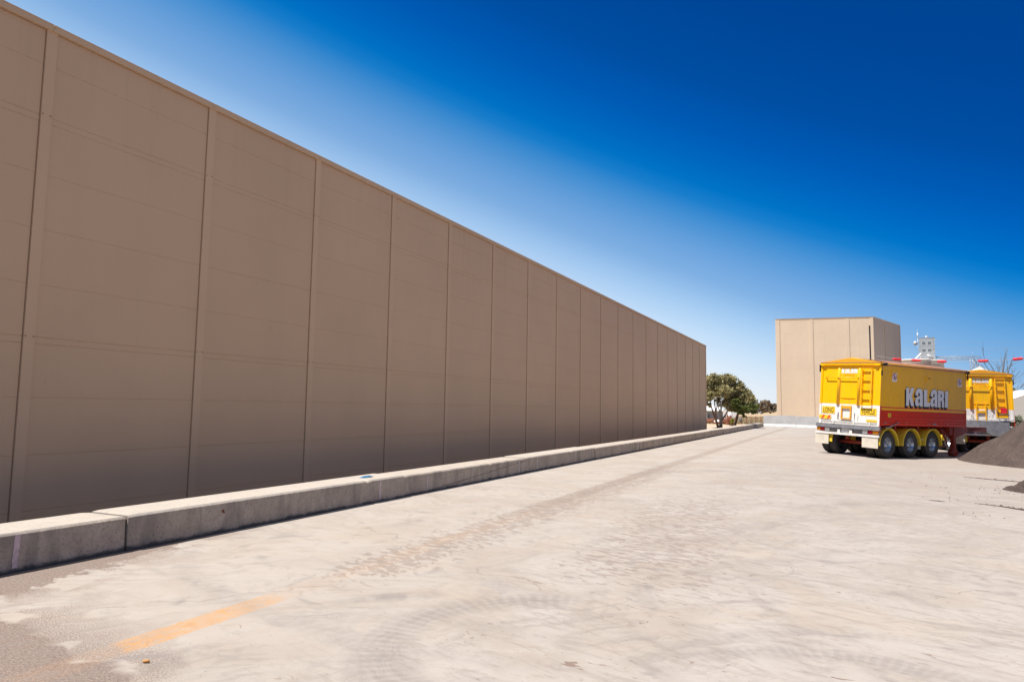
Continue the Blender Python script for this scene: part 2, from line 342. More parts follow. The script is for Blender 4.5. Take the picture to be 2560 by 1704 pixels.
    col = n.mix(n.mth('MULTIPLY', n.ss(gr_, 0.5, 0.72), 0.22), col, (0.22, 0.185, 0.155))
    # soft grey smudges
    sm = n.ss(n.noise(P, 1.1, 4, 0.5, 2.6, off=(11, 3, 0)), 0.58, 0.76)
    col = n.mix(n.mth('MULTIPLY', sm, n.mth('SUBTRACT', 0.55, n.mth('MULTIPLY', n.ss(y, 9, 20), 0.3))), col, (0.210, 0.187, 0.177))
    # darker and browner toward the stockpile at the right
    far = n.mth('MULTIPLY', n.ss(y, 9, 24), n.ss(x, -4, 2))
    col = n.mix(n.mth('MULTIPLY', far, 0.30), col, (0.255, 0.206, 0.177))
    # bright grit
    vg = n.t.nodes.new('ShaderNodeTexVoronoi'); n.lk(P, vg.inputs['Vector']); vg.inputs['Scale'].default_value = 3.7
    grit = n.mth('SUBTRACT', 1.0, n.ss(vg.outputs['Distance'], 0.012, 0.022))
    col = n.mix(n.mth('MULTIPLY', grit, 0.9), col, (0.613, 0.602, 0.610))
    col = n.mix(n.mth('MULTIPLY', n.ss(grain, 0.35, 0.75), 0.22), col, (0.191, 0.163, 0.139))
    n.bump(n.mth('ADD', n.mth('MULTIPLY', fine, 0.6), n.mth('SUBTRACT', grain, n.mth('MULTIPLY', cm, 0.8))), 0.35, 0.004)
    return n.out(col, 0.85, 0, 0.25)
def cladding(name='tan_cladding', base=(0.655, 0.455, 0.285)):
    n = NB(name); P = n.pos; x, y, z = n.xyz(P)
    a = n.noise(P, 0.35, 4, 0.6); b = n.noise(P, 45, 4, 0.7, stretch=(1, 1, 0.6)); st = n.noise(P, 1.5, 5, 0.6, stretch=(1, 1, 0.12))
    c = n.mix(n.ss(a, 0.3, 0.7), base, tuple(k*0.93 for k in base))
    c = n.mix(n.mth('MULTIPLY', n.ss(b, 0.35, 0.7), 0.16), c, tuple(k*0.72 for k in base))
    c = n.mix(n.mth('MULTIPLY', n.ss(st, 0.5, 0.75), 0.10), c, tuple(k*0.7 for k in base))
    oi = n.t.nodes.new('ShaderNodeObjectInfo')
    c = n.mix(n.mth('MULTIPLY', oi.outputs['Random'], 0.13), c, tuple(k*0.78 for k in base))
    rs = n.mth('MULTIPLY', n.ss(n.noise(P, 4.5, 4, 0.6, stretch=(1, 1, 0.05)), 0.52, 0.72), n.ss(z, 4.2, 6.9))
    c = n.mix(n.mth('MULTIPLY', rs, 0.16), c, tuple(k*0.6 for k in base))
    sc_ = n.ss(n.noise(P, 9, 3, 0.5, 1.0), 0.72, 0.76)
    c = n.mix(n.mth('MULTIPLY', sc_, 0.22), c, tuple(k*0.6 for k in base))
    n.bump(b, 0.25, 0.003)
    return n.out(c, 0.62, 0, 0.35)
def kerb_concrete():
    n = NB('kerb_concrete'); P = n.pos; x, y, z = n.xyz(P)
    a = n.noise(P, 2.5, 6, 0.65, 0.6); b = n.noise(P, 30, 5, 0.7); pit = n.noise(P, 55, 2, 0.5)
    c = n.mix(n.ss(a, 0.3, 0.7), (0.47, 0.395, 0.325), (0.36, 0.295, 0.24))
    st = n.noise(P, 3.0, 5, 0.65, 0.3, stretch=(1, 1, 0.22))
    c = n.mix(n.mth('MULTIPLY', n.ss(st, 0.47, 0.68), 0.6), c, (0.20, 0.175, 0.155))
    c = n.mix(n.mth('MULTIPLY', n.ss(b, 0.45, 0.7), 0.5), c, (0.20, 0.175, 0.155))
    c = n.mix(n.mth('MULTIPLY', n.ss(pit, 0.64, 0.70), 0.75), c, (0.12, 0.11, 0.10))
    # near-black band with a ragged upper edge along the foot
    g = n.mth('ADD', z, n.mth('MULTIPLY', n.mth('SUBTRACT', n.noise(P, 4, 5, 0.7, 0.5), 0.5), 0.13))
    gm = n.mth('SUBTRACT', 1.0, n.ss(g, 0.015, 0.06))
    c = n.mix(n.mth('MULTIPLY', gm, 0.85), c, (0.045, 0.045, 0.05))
    # paler on top
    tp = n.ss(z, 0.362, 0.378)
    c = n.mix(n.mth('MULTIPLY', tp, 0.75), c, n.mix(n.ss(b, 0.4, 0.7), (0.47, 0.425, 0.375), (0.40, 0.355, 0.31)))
    n.bump(n.mth('SUBTRACT', b, n.ss(pit, 0.68, 0.75)), 0.5, 0.004)
    return n.out(c, 0.9, 0, 0.2)
M = {}
M['yard'] = yard_material()
M['clad'] = cladding()
M['clad_post'] = cladding('tan_cladding_post', (0.68, 0.475, 0.30))
M['clad2'] = cladding('tan_cladding_far', (0.72, 0.58, 0.43))
M['clad_dark'] = plain('seam_brown', (0.40, 0.265, 0.165), 0.8)  # darker brown of the slots, seams and bolts
M['seam2'] = plain('seam_tan', (0.60, 0.47, 0.335), 0.8)
M['kerb'] = kerb_concrete()
def rgbmat(k, *a, **kw): M[k] = plain(k, *a, **kw)
rgbmat('joint_grime', (0.10, 0.085, 0.07), 0.9)
rgbmat('white_spray', (0.62, 0.58, 0.60), 0.8, var=0.35, scale=25)
rgbmat('pink_spray', (0.60, 0.47, 0.49), 0.8, var=0.3, scale=20)
rgbmat('blue_plastic', (0.03, 0.20, 0.42), 0.35, var=0.6, scale=14)
rgbmat('orange_foam', (0.5, 0.25, 0.08), 0.7)
rgbmat('yellow', (0.97, 0.505, 0.0), 0.32, var=0.05, scale=1.5, dirt=(0.50, 0.30, 0.06), dirtamt=0.25, spec=0.5, streak=0.28)
rgbmat('yellow_guard', (0.78, 0.56, 0.04), 0.3, var=0.1, scale=3, dirt=(0.35, 0.26, 0.08), dirtamt=0.5)
rgbmat('red', (0.66, 0.030, 0.010), 0.45, var=0.15, scale=2, dirt=(0.30, 0.09, 0.05), dirtamt=0.3, spec=0.2, streak=0.25)
rgbmat('red_line', (0.72, 0.05, 0.02), 0.35)
rgbmat('chassis_red', (0.30, 0.03, 0.015), 0.5, var=0.3, scale=4, dirt=(0.20, 0.10, 0.06), dirtamt=0.5)
rgbmat('white_paint', (0.80, 0.78, 0.74), 0.4, var=0.08, scale=3, dirt=(0.46, 0.36, 0.26), dirtamt=0.25, streak=0.2)
rgbmat('flap', (0.72, 0.66, 0.54), 0.6, var=0.15, scale=3, dirt=(0.5, 0.36, 0.22), dirtamt=0.5)
rgbmat('steel', (0.45, 0.44, 0.43), 0.4, 0.7, var=0.3, scale=7)
rgbmat('dull_steel', (0.20, 0.20, 0.215), 0.55, 0.3, var=0.35, scale=5, dirt=(0.30, 0.24, 0.19), dirtamt=0.5)
rgbmat('rim_steel', (0.40, 0.45, 0.52), 0.3, 0.75, var=0.2, scale=9, dirt=(0.25, 0.2, 0.16), dirtamt=0.4)
rgbmat('rubber', (0.035, 0.032, 0.03), 0.8, var=0.3, scale=14, dirt=(0.10, 0.08, 0.065), dirtamt=0.6)
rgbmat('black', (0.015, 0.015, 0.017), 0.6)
rgbmat('tarp', (0.40, 0.185, 0.13), 0.75, var=0.15, scale=2.5, dirt=(0.40, 0.22, 0.16), dirtamt=0.4)
rgbmat('tarp_gable', (0.80, 0.36, 0.01), 0.6, var=0.08, scale=2)
rgbmat('silver_letter', (0.80, 0.80, 0.80), 0.4, 0.0)
rgbmat('white_letter', (0.85, 0.85, 0.85), 0.4)
rgbmat('sign_yellow', (0.86, 0.55, 0.02), 0.45)
rgbmat('reflect_red', (0.72, 0.10, 0.03), 0.4)
rgbmat('lamp_amber', (0.80, 0.28, 0.01), 0.2)
rgbmat('lamp_red', (0.45, 0.01, 0.02), 0.2)
rgbmat('lamp_white', (0.65, 0.65, 0.63), 0.25)
rgbmat('flag_red', (0.65, 0.005, 0.02), 0.7)
rgbmat('float_red', (0.72, 0.03, 0.045), 0.45, var=0.15, scale=5)
rgbmat('cable', (0.40, 0.40, 0.40), 0.5)
rgbmat('wire', (0.35, 0.38, 0.42), 0.5)
rgbmat('barrier_concrete', (0.52, 0.51, 0.49), 0.85, var=0.18, scale=1.3, dirt=(0.40, 0.38, 0.36), dirtamt=0.5, bump=0.3)
rgbmat('silo_concrete', (0.80, 0.72, 0.64), 0.9, var=0.15, scale=0.3)
rgbmat('tower_grey', (0.33, 0.36, 0.38), 0.7, var=0.1, scale=0.4)
rgbmat('glass_grey', (0.12, 0.15, 0.17), 0.2)
rgbmat('galv', (0.42, 0.43, 0.44), 0.5, 0.4)
rgbmat('galv_white', (0.78, 0.78, 0.76), 0.5)
rgbmat('cream_sheet', (0.86, 0.78, 0.66), 0.6)
rgbmat('shed_white', (0.85, 0.85, 0.84), 0.5)
rgbmat('shed_wall', (0.34, 0.37, 0.42), 0.6, var=0.15, scale=1)
rgbmat('bark', (0.17, 0.125, 0.10), 0.9, var=0.4, scale=5)
rgbmat('bark_brown', (0.26, 0.16, 0.11), 0.9, var=0.4, scale=5)
rgbmat('bark_grey', (0.20, 0.19, 0.19), 0.9, var=0.3, scale=5)
rgbmat('rust', (0.28, 0.10, 0.05), 0.85, var=0.5, scale=3)
rgbmat('car_paint', (0.7, 0.72, 0.75), 0.3)
rgbmat('car_red', (0.55, 0.05, 0.03), 0.3)
rgbmat('green_paint', (0.12, 0.28, 0.12), 0.5)
def leafmat(name, a, b, sc=1.2):
    n = NB(name)
    t = n.noise(n.pos, sc, 3, 0.6); u = n.noise(n.pos, 9, 2, 0.6)
    c = n.mix(n.ss(t, 0.35, 0.65), a, b); c = n.mix(n.mth('MULTIPLY', n.ss(u, 0.4, 0.7), 0.5), c, tuple(k*1.7 for k in b))
    return n.out(c, 0.6, 0, 0.3)
M['leaf'] = leafmat('eucalypt_leaf', (0.17, 0.165, 0.075), (0.36, 0.31, 0.14))
M['leaf_dark'] = leafmat('dark_leaf', (0.06, 0.085, 0.02), (0.13, 0.15, 0.035))
M['leaf_brown'] = leafmat('dry_leaf', (0.15, 0.12, 0.075), (0.25, 0.19, 0.13), 0.4)
M['leaf_grey'] = leafmat('grey_green_leaf', (0.13, 0.15, 0.10), (0.23, 0.24, 0.16), 0.5)
M['leaf_yellow'] = leafmat('yellow_green_leaf', (0.16, 0.17, 0.03), (0.28, 0.26, 0.05))
def gravel_mat():
    n = NB('dark_gravel'); P = n.pos
    b = n.noise(P, 26, 6, 0.75); a = n.noise(P, 1.3, 5, 0.6, 0.5); c2 = n.noise(P, 9, 4, 0.6)
    c = n.mix(n.ss(a, 0.35, 0.65), (0.175, 0.128, 0.108), (0.125, 0.093, 0.08))
    c = n.mix(n.mth('MULTIPLY', n.ss(b, 0.4, 0.7), 0.7), c, (0.06, 0.05, 0.048))
    c = n.mix(n.mth('MULTIPLY', n.ss(c2, 0.55, 0.75), 0.4), c, (0.22, 0.17, 0.15))
    n.bump(n.mth('ADD', b, n.mth('MULTIPLY', c2, 1.2)), 1.0, 0.09)
    return n.out(c, 0.95, 0, 0.2)
M['gravel'] = gravel_mat()
def soil_mat():
    n = NB('dry_soil'); P = n.pos; x, y, z = n.xyz(P)
    a = n.noise(P, 0.12, 6, 0.65, 0.6); b = n.noise(P, 2.2, 5, 0.7); g = n.noise(P, 0.4, 6, 0.7, 0.5, stretch=(0.5, 1.6, 1))
    c = n.mix(n.ss(a, 0.4, 0.62), (0.42, 0.27, 0.17), (0.42, 0.34, 0.21))
    c = n.mix(n.mth('MULTIPLY', n.ss(g, 0.48, 0.68), 0.7), c, (0.42, 0.38, 0.20))
    c = n.mix(n.mth('MULTIPLY', n.ss(b, 0.5, 0.7), 0.4), c, (0.28, 0.17, 0.11))
    # pale hard-standing next to the kerb
    ap = n.mth('MULTIPLY', n.mth('SUBTRACT', 1.0, n.ss(n.mth('ADD', y, n.mth('MULTIPLY', b, 5)), 84, 87)), n.ss(x, -30, -12))
    c = n.mix(n.mth('MULTIPLY', ap, 0.8), c, n.mix(n.ss(b, 0.4, 0.7), (0.48, 0.40, 0.31), (0.42, 0.33, 0.25)))
    strip = n.mth('MULTIPLY', n.ss(x, -11, -10.5), n.mth('MULTIPLY', n.mth('SUBTRACT', 1.0, n.ss(x, -7.5, -7.3)), n.mth('SUBTRACT', 1.0, n.ss(y, 60, 61))))
    c = n.mix(strip, c, (0.26, 0.175, 0.115))  # unseen ground behind the kerb, browned to cut bounce onto the wall foot
    c = n.mix(n.mth('MULTIPLY', n.ss(x, 3, 8), 0.9), c, (0.12, 0.09, 0.07))  # unseen ground at the right, darkened to lessen bounce on the shed's side
    n.bump(b, 0.4, 0.02)
    return n.out(c, 0.95, 0, 0.15)
M['soil'] = soil_mat()

# ---------------------------------------------------------------- ground
def grid(xs, ys, f):
    mb = MB(); nx = len(xs)
    vs = [(x, y, f(x, y)) for y in ys for x in xs]
    fs = [(j*nx+i, j*nx+i+1, (j+1)*nx+i+1, (j+1)*nx+i) for j in range(len(ys)-1) for i in range(nx-1)]
    return mb.add(vs, fs, 0, True)
tag(grid([-7.5+0.75*i for i in range(50)], [-8+1.0*i for i in range(87)], hgt).build('yard_pavement', M['yard']), kind='structure')
big = MB()
big.add([(-900, -200, -0.03), (-7.45, -200, -0.03), (-7.45, 3000, -0.03), (-900, 3000, -0.03)], [(0, 1, 2, 3)])
big.add([(-7.45, 77.9, -0.03), (1400, 77.9, -0.26), (1400, 3000, -0.26), (-7.45, 3000, -0.03)], [(0, 1, 2, 3)])
big.add([(-7.45, -200, -0.3), (1400, -200, -0.3), (1400, 77.9, -0.26), (-7.45, 77.9, -0.3)], [(0, 1, 2, 3)])
tag(big.build('dirt_ground', M['soil']), kind='structure')

# ---------------------------------------------------------------- warehouse
XW, BAY, Y0 = -10.0, 2.8375, 5.91
ROWS = [6.32, 5.54, 4.77, 4.00, 3.23, 2.455, 1.68, 0.90, 0.15]
wh = thing('warehouse', 'long tan panelled warehouse wall rising behind the kerb blocks, in shade', 'warehouse', (XW, 0, 0))
wp = lambda p: (p[0]-XW, p[1], p[2])
YE = Y0+19*BAY+0.05
for k in range(-3, 19):
    ya, yb = Y0+k*BAY+0.16, Y0+(k+1)*BAY
    mb = MB(); zs = []
    # sheet with shallow ribs: (z, depth)
    prof = [(-0.05, 0)]
    for r in sorted(ROWS):
        if abs(r-5.54) < .01 or abs(r-2.455) < .01: prof += [(r-0.055, 0), (r-0.052, -0.006), (r-0.044, -0.006), (r-0.041, 0), (r+0.036, 0), (r+0.039, -0.006), (r+0.047, -0.006), (r+0.05, 0)]
        else: prof += [(r-0.012, 0), (r-0.010, -0.005), (r-0.003, -0.005), (r, 0)]
    prof += [(6.84, 0)]
    for i in range(len(prof)-1):
        (z0, d0), (z1, d1) = prof[i], prof[i+1]
        mb.add([(d0, ya, z0), (d0, yb, z0), (d1, yb, z1), (d1, ya, z1)], [(0, 1, 2, 3)])
    mb.build('wall_panel', M['clad'], wh)
for k in range(-3, 20):
    y = Y0+k*BAY
    mb = MB().box((-0.02, y+0.012, -0.05), (0.022, y+0.163, 6.815))
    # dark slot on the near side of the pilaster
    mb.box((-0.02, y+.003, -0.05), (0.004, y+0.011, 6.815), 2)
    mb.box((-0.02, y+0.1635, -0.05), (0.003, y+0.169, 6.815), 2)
    for z in (5.60, 2.50):
        for yy in (y+0.035, y+0.14): mb.lathe([(0.011, 0.02), (0.011, 0.029), (0.0005, 0.031)], (0, yy, z), 'x', 8, 2)
    for zz in (6.86,):
        for yy in (y+0.055, y+0.105): mb.lathe([(0.009, 0.05), (0.009, 0.054), (0.0005, 0.056)], (0, yy, zz), 'x', 8, 1)
    mb.build('pilaster', [M['clad_post'], M['seam2'], M['clad_dark']], wh)
for k in range(-3, 19):
    ya, yb = Y0+k*BAY+0.08, Y0+(k+1)*BAY+0.08
    if k == 18: yb = YE+0.15
    mb = MB().box((-0.15, ya+0.003, 6.812), (0.05, yb-0.003, 6.90)).box((-0.17, ya+0.003, 6.90), (0.056, yb-0.003, 6.906))
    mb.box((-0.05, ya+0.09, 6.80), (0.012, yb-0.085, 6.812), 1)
    mb.build('roof_cap', [M['clad'], M['clad_dark']], wh)
body = MB().box((-30, Y0-3*BAY-2, -0.05), (-0.03, YE, 6.78))
body.build('wall', M['clad'], wh)
MB().box((-0.10, YE-0.12, -0.05), (0.03, YE+0.12, 6.812)).build('corner_trim', M['clad'], wh)

# ---------------------------------------------------------------- kerb blocks
blk_labels = ['concrete kerb block cut off at the left edge, nearest the camera', 'second kerb block from the left, with an orange rust spot',
 'third kerb block, crossed by a long slanting crack', 'kerb block just beyond the cracked one, white spray line near its left end',
 'fifth kerb block from the camera', 'sixth kerb block from the camera', 'seventh kerb block from the camera', 'eighth kerb block from the camera',
 'ninth kerb block from the camera', 'tenth kerb block, standing where the warehouse ends', 'eleventh kerb block, first one past the warehouse corner',
 'twelfth kerb block, beside the slim brown tree trunk', 'second to last kerb block before the grey barrier', 'last kerb block, touching the end of the grey barrier']
rng = random.Random(3)
prof = [(-7.18, -0.02), (-7.176, 0.36), (-7.20, 0.385), (-7.81, 0.385), (-7.83, 0.365), (-7.83, -0.02)]
marks = {0: [(4.35, 'pink_spray', .055)], 1: [(10.27, 'pink_spray', .045)], 2: [(11.84, 'white_spray', .02), (16.14, 'white_spray', .03)],
         3: [(17.28, 'white_spray', .035), (21.63, 'white_spray', .03)], 4: [(27.44, 'white_spray', .05)], 5: [(31.24, 'white_spray', .06), (32.42, 'white_spray', .06)],
         7: [(41.5, 'white_spray', .07)], 8: [(48.0, 'white_spray', .07)], 9: [(54.0, 'white_spray', .08)]}
for i in range(14):
    ya, yb = -0.02+5.53*i+0.012, -0.02+5.53*(i+1)-0.012
    if i == 13: yb = 77.15
    dx = rng.uniform(-0.018, 0.016); dz = rng.uniform(-0.016, 0.006) if i != 1 else 0.006
    mb = MB(); N = 60; chip = [max(0, rng.gauss(-.02, .011)) for _ in range(N+1)]; chip[rng.randrange(4, N-4)] = .022
    for j in range(N+1):
        y = ya+(yb-ya)*j/N; sh = 0.012 if j in (0, N) else 0
        for (px, pz) in prof:
            cx_ = px+(sh if px < -7.5 else -sh)*(1 if pz > 0 else 0)+dx+rng.uniform(-.0015, .0015)-(chip[j]*.8 if px > -7.25 and pz > .3 else 0)
            mb.v.append((cx_+7.5, y, (pz-(sh*0.6 if pz > .3 else 0)-(chip[j] if px > -7.25 and pz > .3 else 0)+dz) if pz > 0 else pz))
    for j in range(N):
        for q in range(6):
            a = j*6+q; b = j*6+(q+1) % 6; mb.f.append([a, b, b+6, a+6]); mb.mi.append(0); mb.sm.append(False)
    mb.f.append([0, 1, 2, 3, 4, 5]); mb.mi.append(0); mb.sm.append(False)
    mb.f.append([N*6+q for q in range(6)][::-1]); mb.mi.append(0); mb.sm.append(False)
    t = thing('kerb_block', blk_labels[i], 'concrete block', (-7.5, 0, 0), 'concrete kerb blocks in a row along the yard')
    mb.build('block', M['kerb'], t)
    jt = MB().box((-0.31, yb-0.0, 0), (0.295, yb+0.024, 0.345)); jt.build('joint', M['joint_grime'], t)
    for (y, mk, hw) in marks.get(i, []):
        m2 = MB(); pts = 9
        for j in range(pts):
            z = 0.045+(0.358-0.045)*j/(pts-1); o_ = 0.03*(z-0.2)+rng.uniform(-.006, .006)
            m2.v += [(0.3265+dx, y+o_-hw*0.5, z), (0.3265+dx, y+o_+hw*0.5, z)]
        for j in range(pts-1): m2.f.append([2*j, 2*j+1, 2*j+3, 2*j+2]); m2.mi.append(0); m2.sm.append(False)
        m2.build('paint_mark', M[mk], t)
    if i == 2:
        m2 = MB(); pts = []
        for j in range(25):
            s_ = j/24; pts.append((0.322+dx, 12.0+s_*4.5, 0.035+s_*0.27+rng.uniform(-.006, .006)))
        m2.tube(pts, 0.005, 4).build('crack', M['joint_grime'], t)
    if i == 1:
        m2 = MB(); 
        for (yy, zz, rr) in ((6.85, .27, .022), (6.87, .25, .013)):
            m2.lathe([(0.0005, .3262), (rr, .3255)], (dx, yy, zz), 'x', 9)
        m2.build('rust_spot', M['rust'], t)
p = unproj(917, 1192, 1); d_ = p-EYE; k_ = (0.392-1.65)/d_.z; pc = EYE+d_*k_
mb = MB(); rng2 = random.Random(8)
for i in range(5):
    for j in range(4):
        mb.v.append((pc.x-0.07+0.045*j, pc.y-0.2+0.10*i, 0.388+rng2.uniform(0, 0.03)*(0 < i < 4)))
for i in range(4):
    for j in range(3): mb.f.append([i*4+j, i*4+j+1, i*4+j+5, i*4+j+4]); mb.mi.append(0); mb.sm.append(False)
tag(mb.build('plastic_wrapper', M['blue_plastic']), 'small crumpled blue plastic wrapper lying on top of the kerb', 'litter')
mb = MB().lathe([(0.0005, -.022), (.009, -.02), (.011, 0), (.008, .018), (.0005, .022)], (0, 0, 0), 'x', 12)
o = mb.build('foam_plug', M['orange_foam'], loc=(-4.03, 3.29, 0.012)); o.rotation_euler = (0, 0, 0.5)
tag(o, 'tiny orange foam plug lying on the brown concrete at lower left', 'litter')

# ---------------------------------------------------------------- trailers
OR1 = Vector((1.48491577, 30.1843531, 3.52274572))
F1 = Vector((0.5531644, 0.83297144, -0.01295109)); L1 = Vector((-0.83217829, 0.55322408, 0.03771493)); U1 = Vector((0.03858031, -0.01008495, 0.99920461))
def frame(org, f, l, u): return Matrix(((f.x, l.x, u.x, org.x), (f.y, l.y, u.y, org.y), (f.z, l.z, u.z, org.z), (0, 0, 0, 1)))
def rear_x(z): return -0.12*max(0, min(1, (3.62-z)/2.4))
def build_wheel(parent, x, yout, side):   # side=-1: outer face toward -y (right side)
    # local: axis along y; outer dual at yout, inner 0.34 further in
    for k in (0, 1):
        yc = yout-side*(0.14+0.34*k)
        rim = MB().lathe([(0.29, .12), (0.305, .135), (0.30, .10), (0.27, .06), (0.255, -.02), (0.22, -.06), (0.13, -.05), (0.10, 0.02), (0.09, .07), (0.03, .085), (0.0005, .085)] if k == 0 else [(0.30, .12), (0.26, .05), (0.02, .05)], (0, 0, 0), 'y', 28)
        if k == 0:
            for q in range(10):
                a = 2*math.pi*q/10; rim.lathe([(.013, -.06), (.013, -.02), (.0005, -.018)], (0.165*math.cos(a), 0, 0.165*math.sin(a)), 'y', 6, 1)
            for q in range(5):
                a = 2*math.pi*(q+.5)/5; rim.lathe([(.0005, .0), (.026, .001)], (0.225*math.cos(a), -0.04, 0.225*math.sin(a)), 'y', 8, 2)
        w_ = rim.build('wheel', [M['rim_steel'], M['dull_steel'], M['black']], parent, loc=(x, yc, 0.52))
        if side < 0: w_.scale = (1, -1, 1)
        ty = MB().lathe([(0.29, .13), (0.36, .145), (0.44, .14), (0.50, .115), (0.522, .07), (0.508, .062), (0.508, .052), (0.524, .045), (0.524, .012), (.508, .006), (.508, -.006), (.524, -.012), (0.524, -.045), (0.508, -.052), (.508, -.062), (0.522, -.07), (0.50, -.115), (0.44, -.14), (0.36, -.145), (0.29, -.13)], (0, 0, 0), 'y', 40, closed=True)
        ty.build('tyre', M['rubber'], w_)
def make_trailer(mat, label, second=False):
    t = thing('tipper_trailer', label, 'trailer', group='yellow tipper trailers', mat=mat)
    LEN = 6.1 if not second else 8.5
    # tub with painted bands, bands are material rows
    ZB = 1.25 if not second else 1.50
    zs = [ZB, 1.53, 1.83, 1.91, 1.96, 3.60]
    side_m = [1, 1, 0, 2, 0]
    mb = MB()
    for i in range(5):
        z0, z1 = zs[i], zs[i+1]
        for yy in (0.0, 2.5):
            mb.add([(rear_x(z0), yy, z0), (LEN, yy, z0), (LEN, yy, z1), (rear_x(z1), yy, z1)], [(0, 1, 2, 3)], side_m[i])
        mb.add([(LEN, 0, z0), (LEN, 2.5, z0), (LEN, 2.5, z1), (LEN, 0, z1)], [(0, 1, 2, 3)], side_m[i])
    mb.add([(rear_x(ZB), 0, ZB), (LEN, 0, ZB), (LEN, 2.5, ZB), (rear_x(ZB), 2.5, ZB)], [(0, 1, 2, 3)], 1)
    mb.add([(0, 0, 3.6), (LEN, 0, 3.6), (LEN, 2.5, 3.6), (0, 2.5, 3.6)], [(0, 1, 2, 3)], 0)
    if not second:
        for i in range(30): mb.lathe([(.012, -.001), (.012, -.012), (.0005, -.014)], (.2+i*.17, 0, 3.40), 'y', 6, 3)
    mb.build('tub', [M['yellow'], M['red'], M['red_line'], M['sign_yellow']], t)
    # side rails
    mb = MB().box((-0.10, -0.02, 1.50), (LEN+0.01, 0.0, 1.535)).box((-0.10, 2.5, 1.50), (LEN+.01, 2.52, 1.535))
    mb.box((-0.06, -0.012, 1.27), (LEN-.02, -0.001, 1.33)).box((-0.07, -0.015, 1.40), (LEN, -0.001, 1.43)).box((LEN-0.06, -0.018, 1.27), (LEN+.005, -0.002, 1.96))
    mb.build('floor_rail', M['red_line'], t)
    MB().tube([(-0.03, -0.005, 3.585), (LEN+.02, -0.005, 3.585)], 0.035, 8).tube([(-0.03, 2.505, 3.585), (LEN+.02, 2.505, 3.585)], 0.035, 8).build('top_rail', M['yellow'], t)
    # tailgate panel proud of the tub
    def rp(y, z, d=0.0): return (rear_x(z)-d, y, z)
    mb = MB()
    for (za, zb, mi) in ((ZB, 1.99, 1), (1.99, 3.58, 0)):
        mb.hexa([rp(0.03, za), rp(2.47, za), rp(2.47, za, .04), rp(0.03, za, .04)], [rp(0.03, zb), rp(2.47, zb), rp(2.47, zb, .04), rp(0.03, zb, .04)], mi)
    tg = mb.build('tailgate', [M['yellow'], M['white_paint']], t)
    for y in (0.86, 1.72):
        pl = MB(); pl.tube([rp(y, 1.96, .03), rp(y, 3.36, .03), rp(y, 3.42, .028)], [0.075, 0.075, 0.02], 16); pl.build('rib_pillar', M['yellow'], tg)
        pl = MB().tube([rp(y, ZB+.11, .03), rp(y, 1.96, .03)], 0.02, 8); pl.build('hinge_bar', M['white_paint'], tg)
    # corner posts
    for y0, y1 in ((-0.015, 0.07), (2.43, 2.515)):
        p_ = MB(); p_.hexa([rp(y0, 1.99, .002), rp(y1, 1.99, .002), rp(y1, 1.99, .075), rp(y0, 1.99, .075)], [rp(y0, 3.5, .002), rp(y1, 3.5, .002), rp(y1, 3.5, .075), rp(y0, 3.5, .075)], 0)
        p_.hexa([rp(y0, ZB-.03, .002), rp(y1, ZB-.03, .002), rp(y1, ZB-.03, .07), rp(y0, ZB-.03, .07)], [rp(y0, 1.989, .002), rp(y1, 1.989, .002), rp(y1, 1.989, .07), rp(y0, 1.989, .07)], 1)
        p_.build('corner_post', [M['yellow'], M['white_paint']], t)
        p_ = MB().hexa([rp(y0-.01, 1.0, -.02), rp(y0+.012, 1.0, -.02), rp(y0+.012, 1.0, .08), rp(y0-.01, 1.0, .08)], [rp(y0-.01, 1.98, -.02), rp(y0+.012, 1.98, -.02), rp(y0+.012, 1.98, .07), rp(y0-.01, 1.98, .07)])
        if y0 < 1: p_.build('edge_strip', M['red'], t)
    # hood over the tailgate
    hd = MB(); hd.box((-0.125, -0.03, 3.52), (0.0, 2.53, 3.60)); hd.box((-0.135, 0.0, 3.60), (0.02, 2.5, 3.625), 1)
    hd.build('hood_beam', [M['yellow'], M['tarp']], t)
    for y in (0.02, 2.30): MB().box((-0.15, y, 3.50), (-0.126, y+0.2, 3.53)).build('hood_bracket', M['yellow'], t)
    # black ratchets at the corners
    r_ = MB().box((-0.02, -0.10, 3.50), (0.16, -0.035, 3.60)).tube([(-0.2, -0.05, 3.55), (0.25, -0.06, 3.60)], 0.02, 6).tube([(-0.1, -0.045, 3.5), (-0.1, -0.05, 3.15)], 0.012, 6).box((-.13, -.06, 3.12), (-.07, -.03, 3.3))
    r_.build('tarp_ratchet', M['black'], t); r_ = MB(); r_.box((LEN-.05, -0.09, 3.48), (LEN+0.12, 0.1, 3.60)); r_.tube([(LEN+.05, -.04, 3.5), (LEN+.06, -.03, 3.25)], 0.03, 6)
    r_.build('tarp_ratchet', M['black'], t); MB().box((-.12, 2.53, 3.25), (-.04, 2.57, 3.55)).build('tarp_ratchet', M['black'], t)
    # gable and tarp
    RID = 0.17
    MB().add([(-0.12, 0.03, 3.626), (-0.12, 2.47, 3.626), (-0.12, 1.25, 3.626+RID), (0.05, 0.03, 3.626), (0.05, 2.47, 3.626), (0.05, 1.25, 3.626+RID+.03)], [(0, 1, 2), (3, 5, 4), (0, 2, 5, 3), (1, 4, 5, 2)]).build('gable_cover', M['tarp_gable'], t)
    mb = MB(); nx = 26; ys = [-0.035, -0.03, 0.15, 0.6, 1.25, 1.9, 2.35, 2.53, 2.535]; rz = [-0.10, 0.02, .05, .12, RID+.02, .12, .05, .02, -.10]
    rg = random.Random(5)
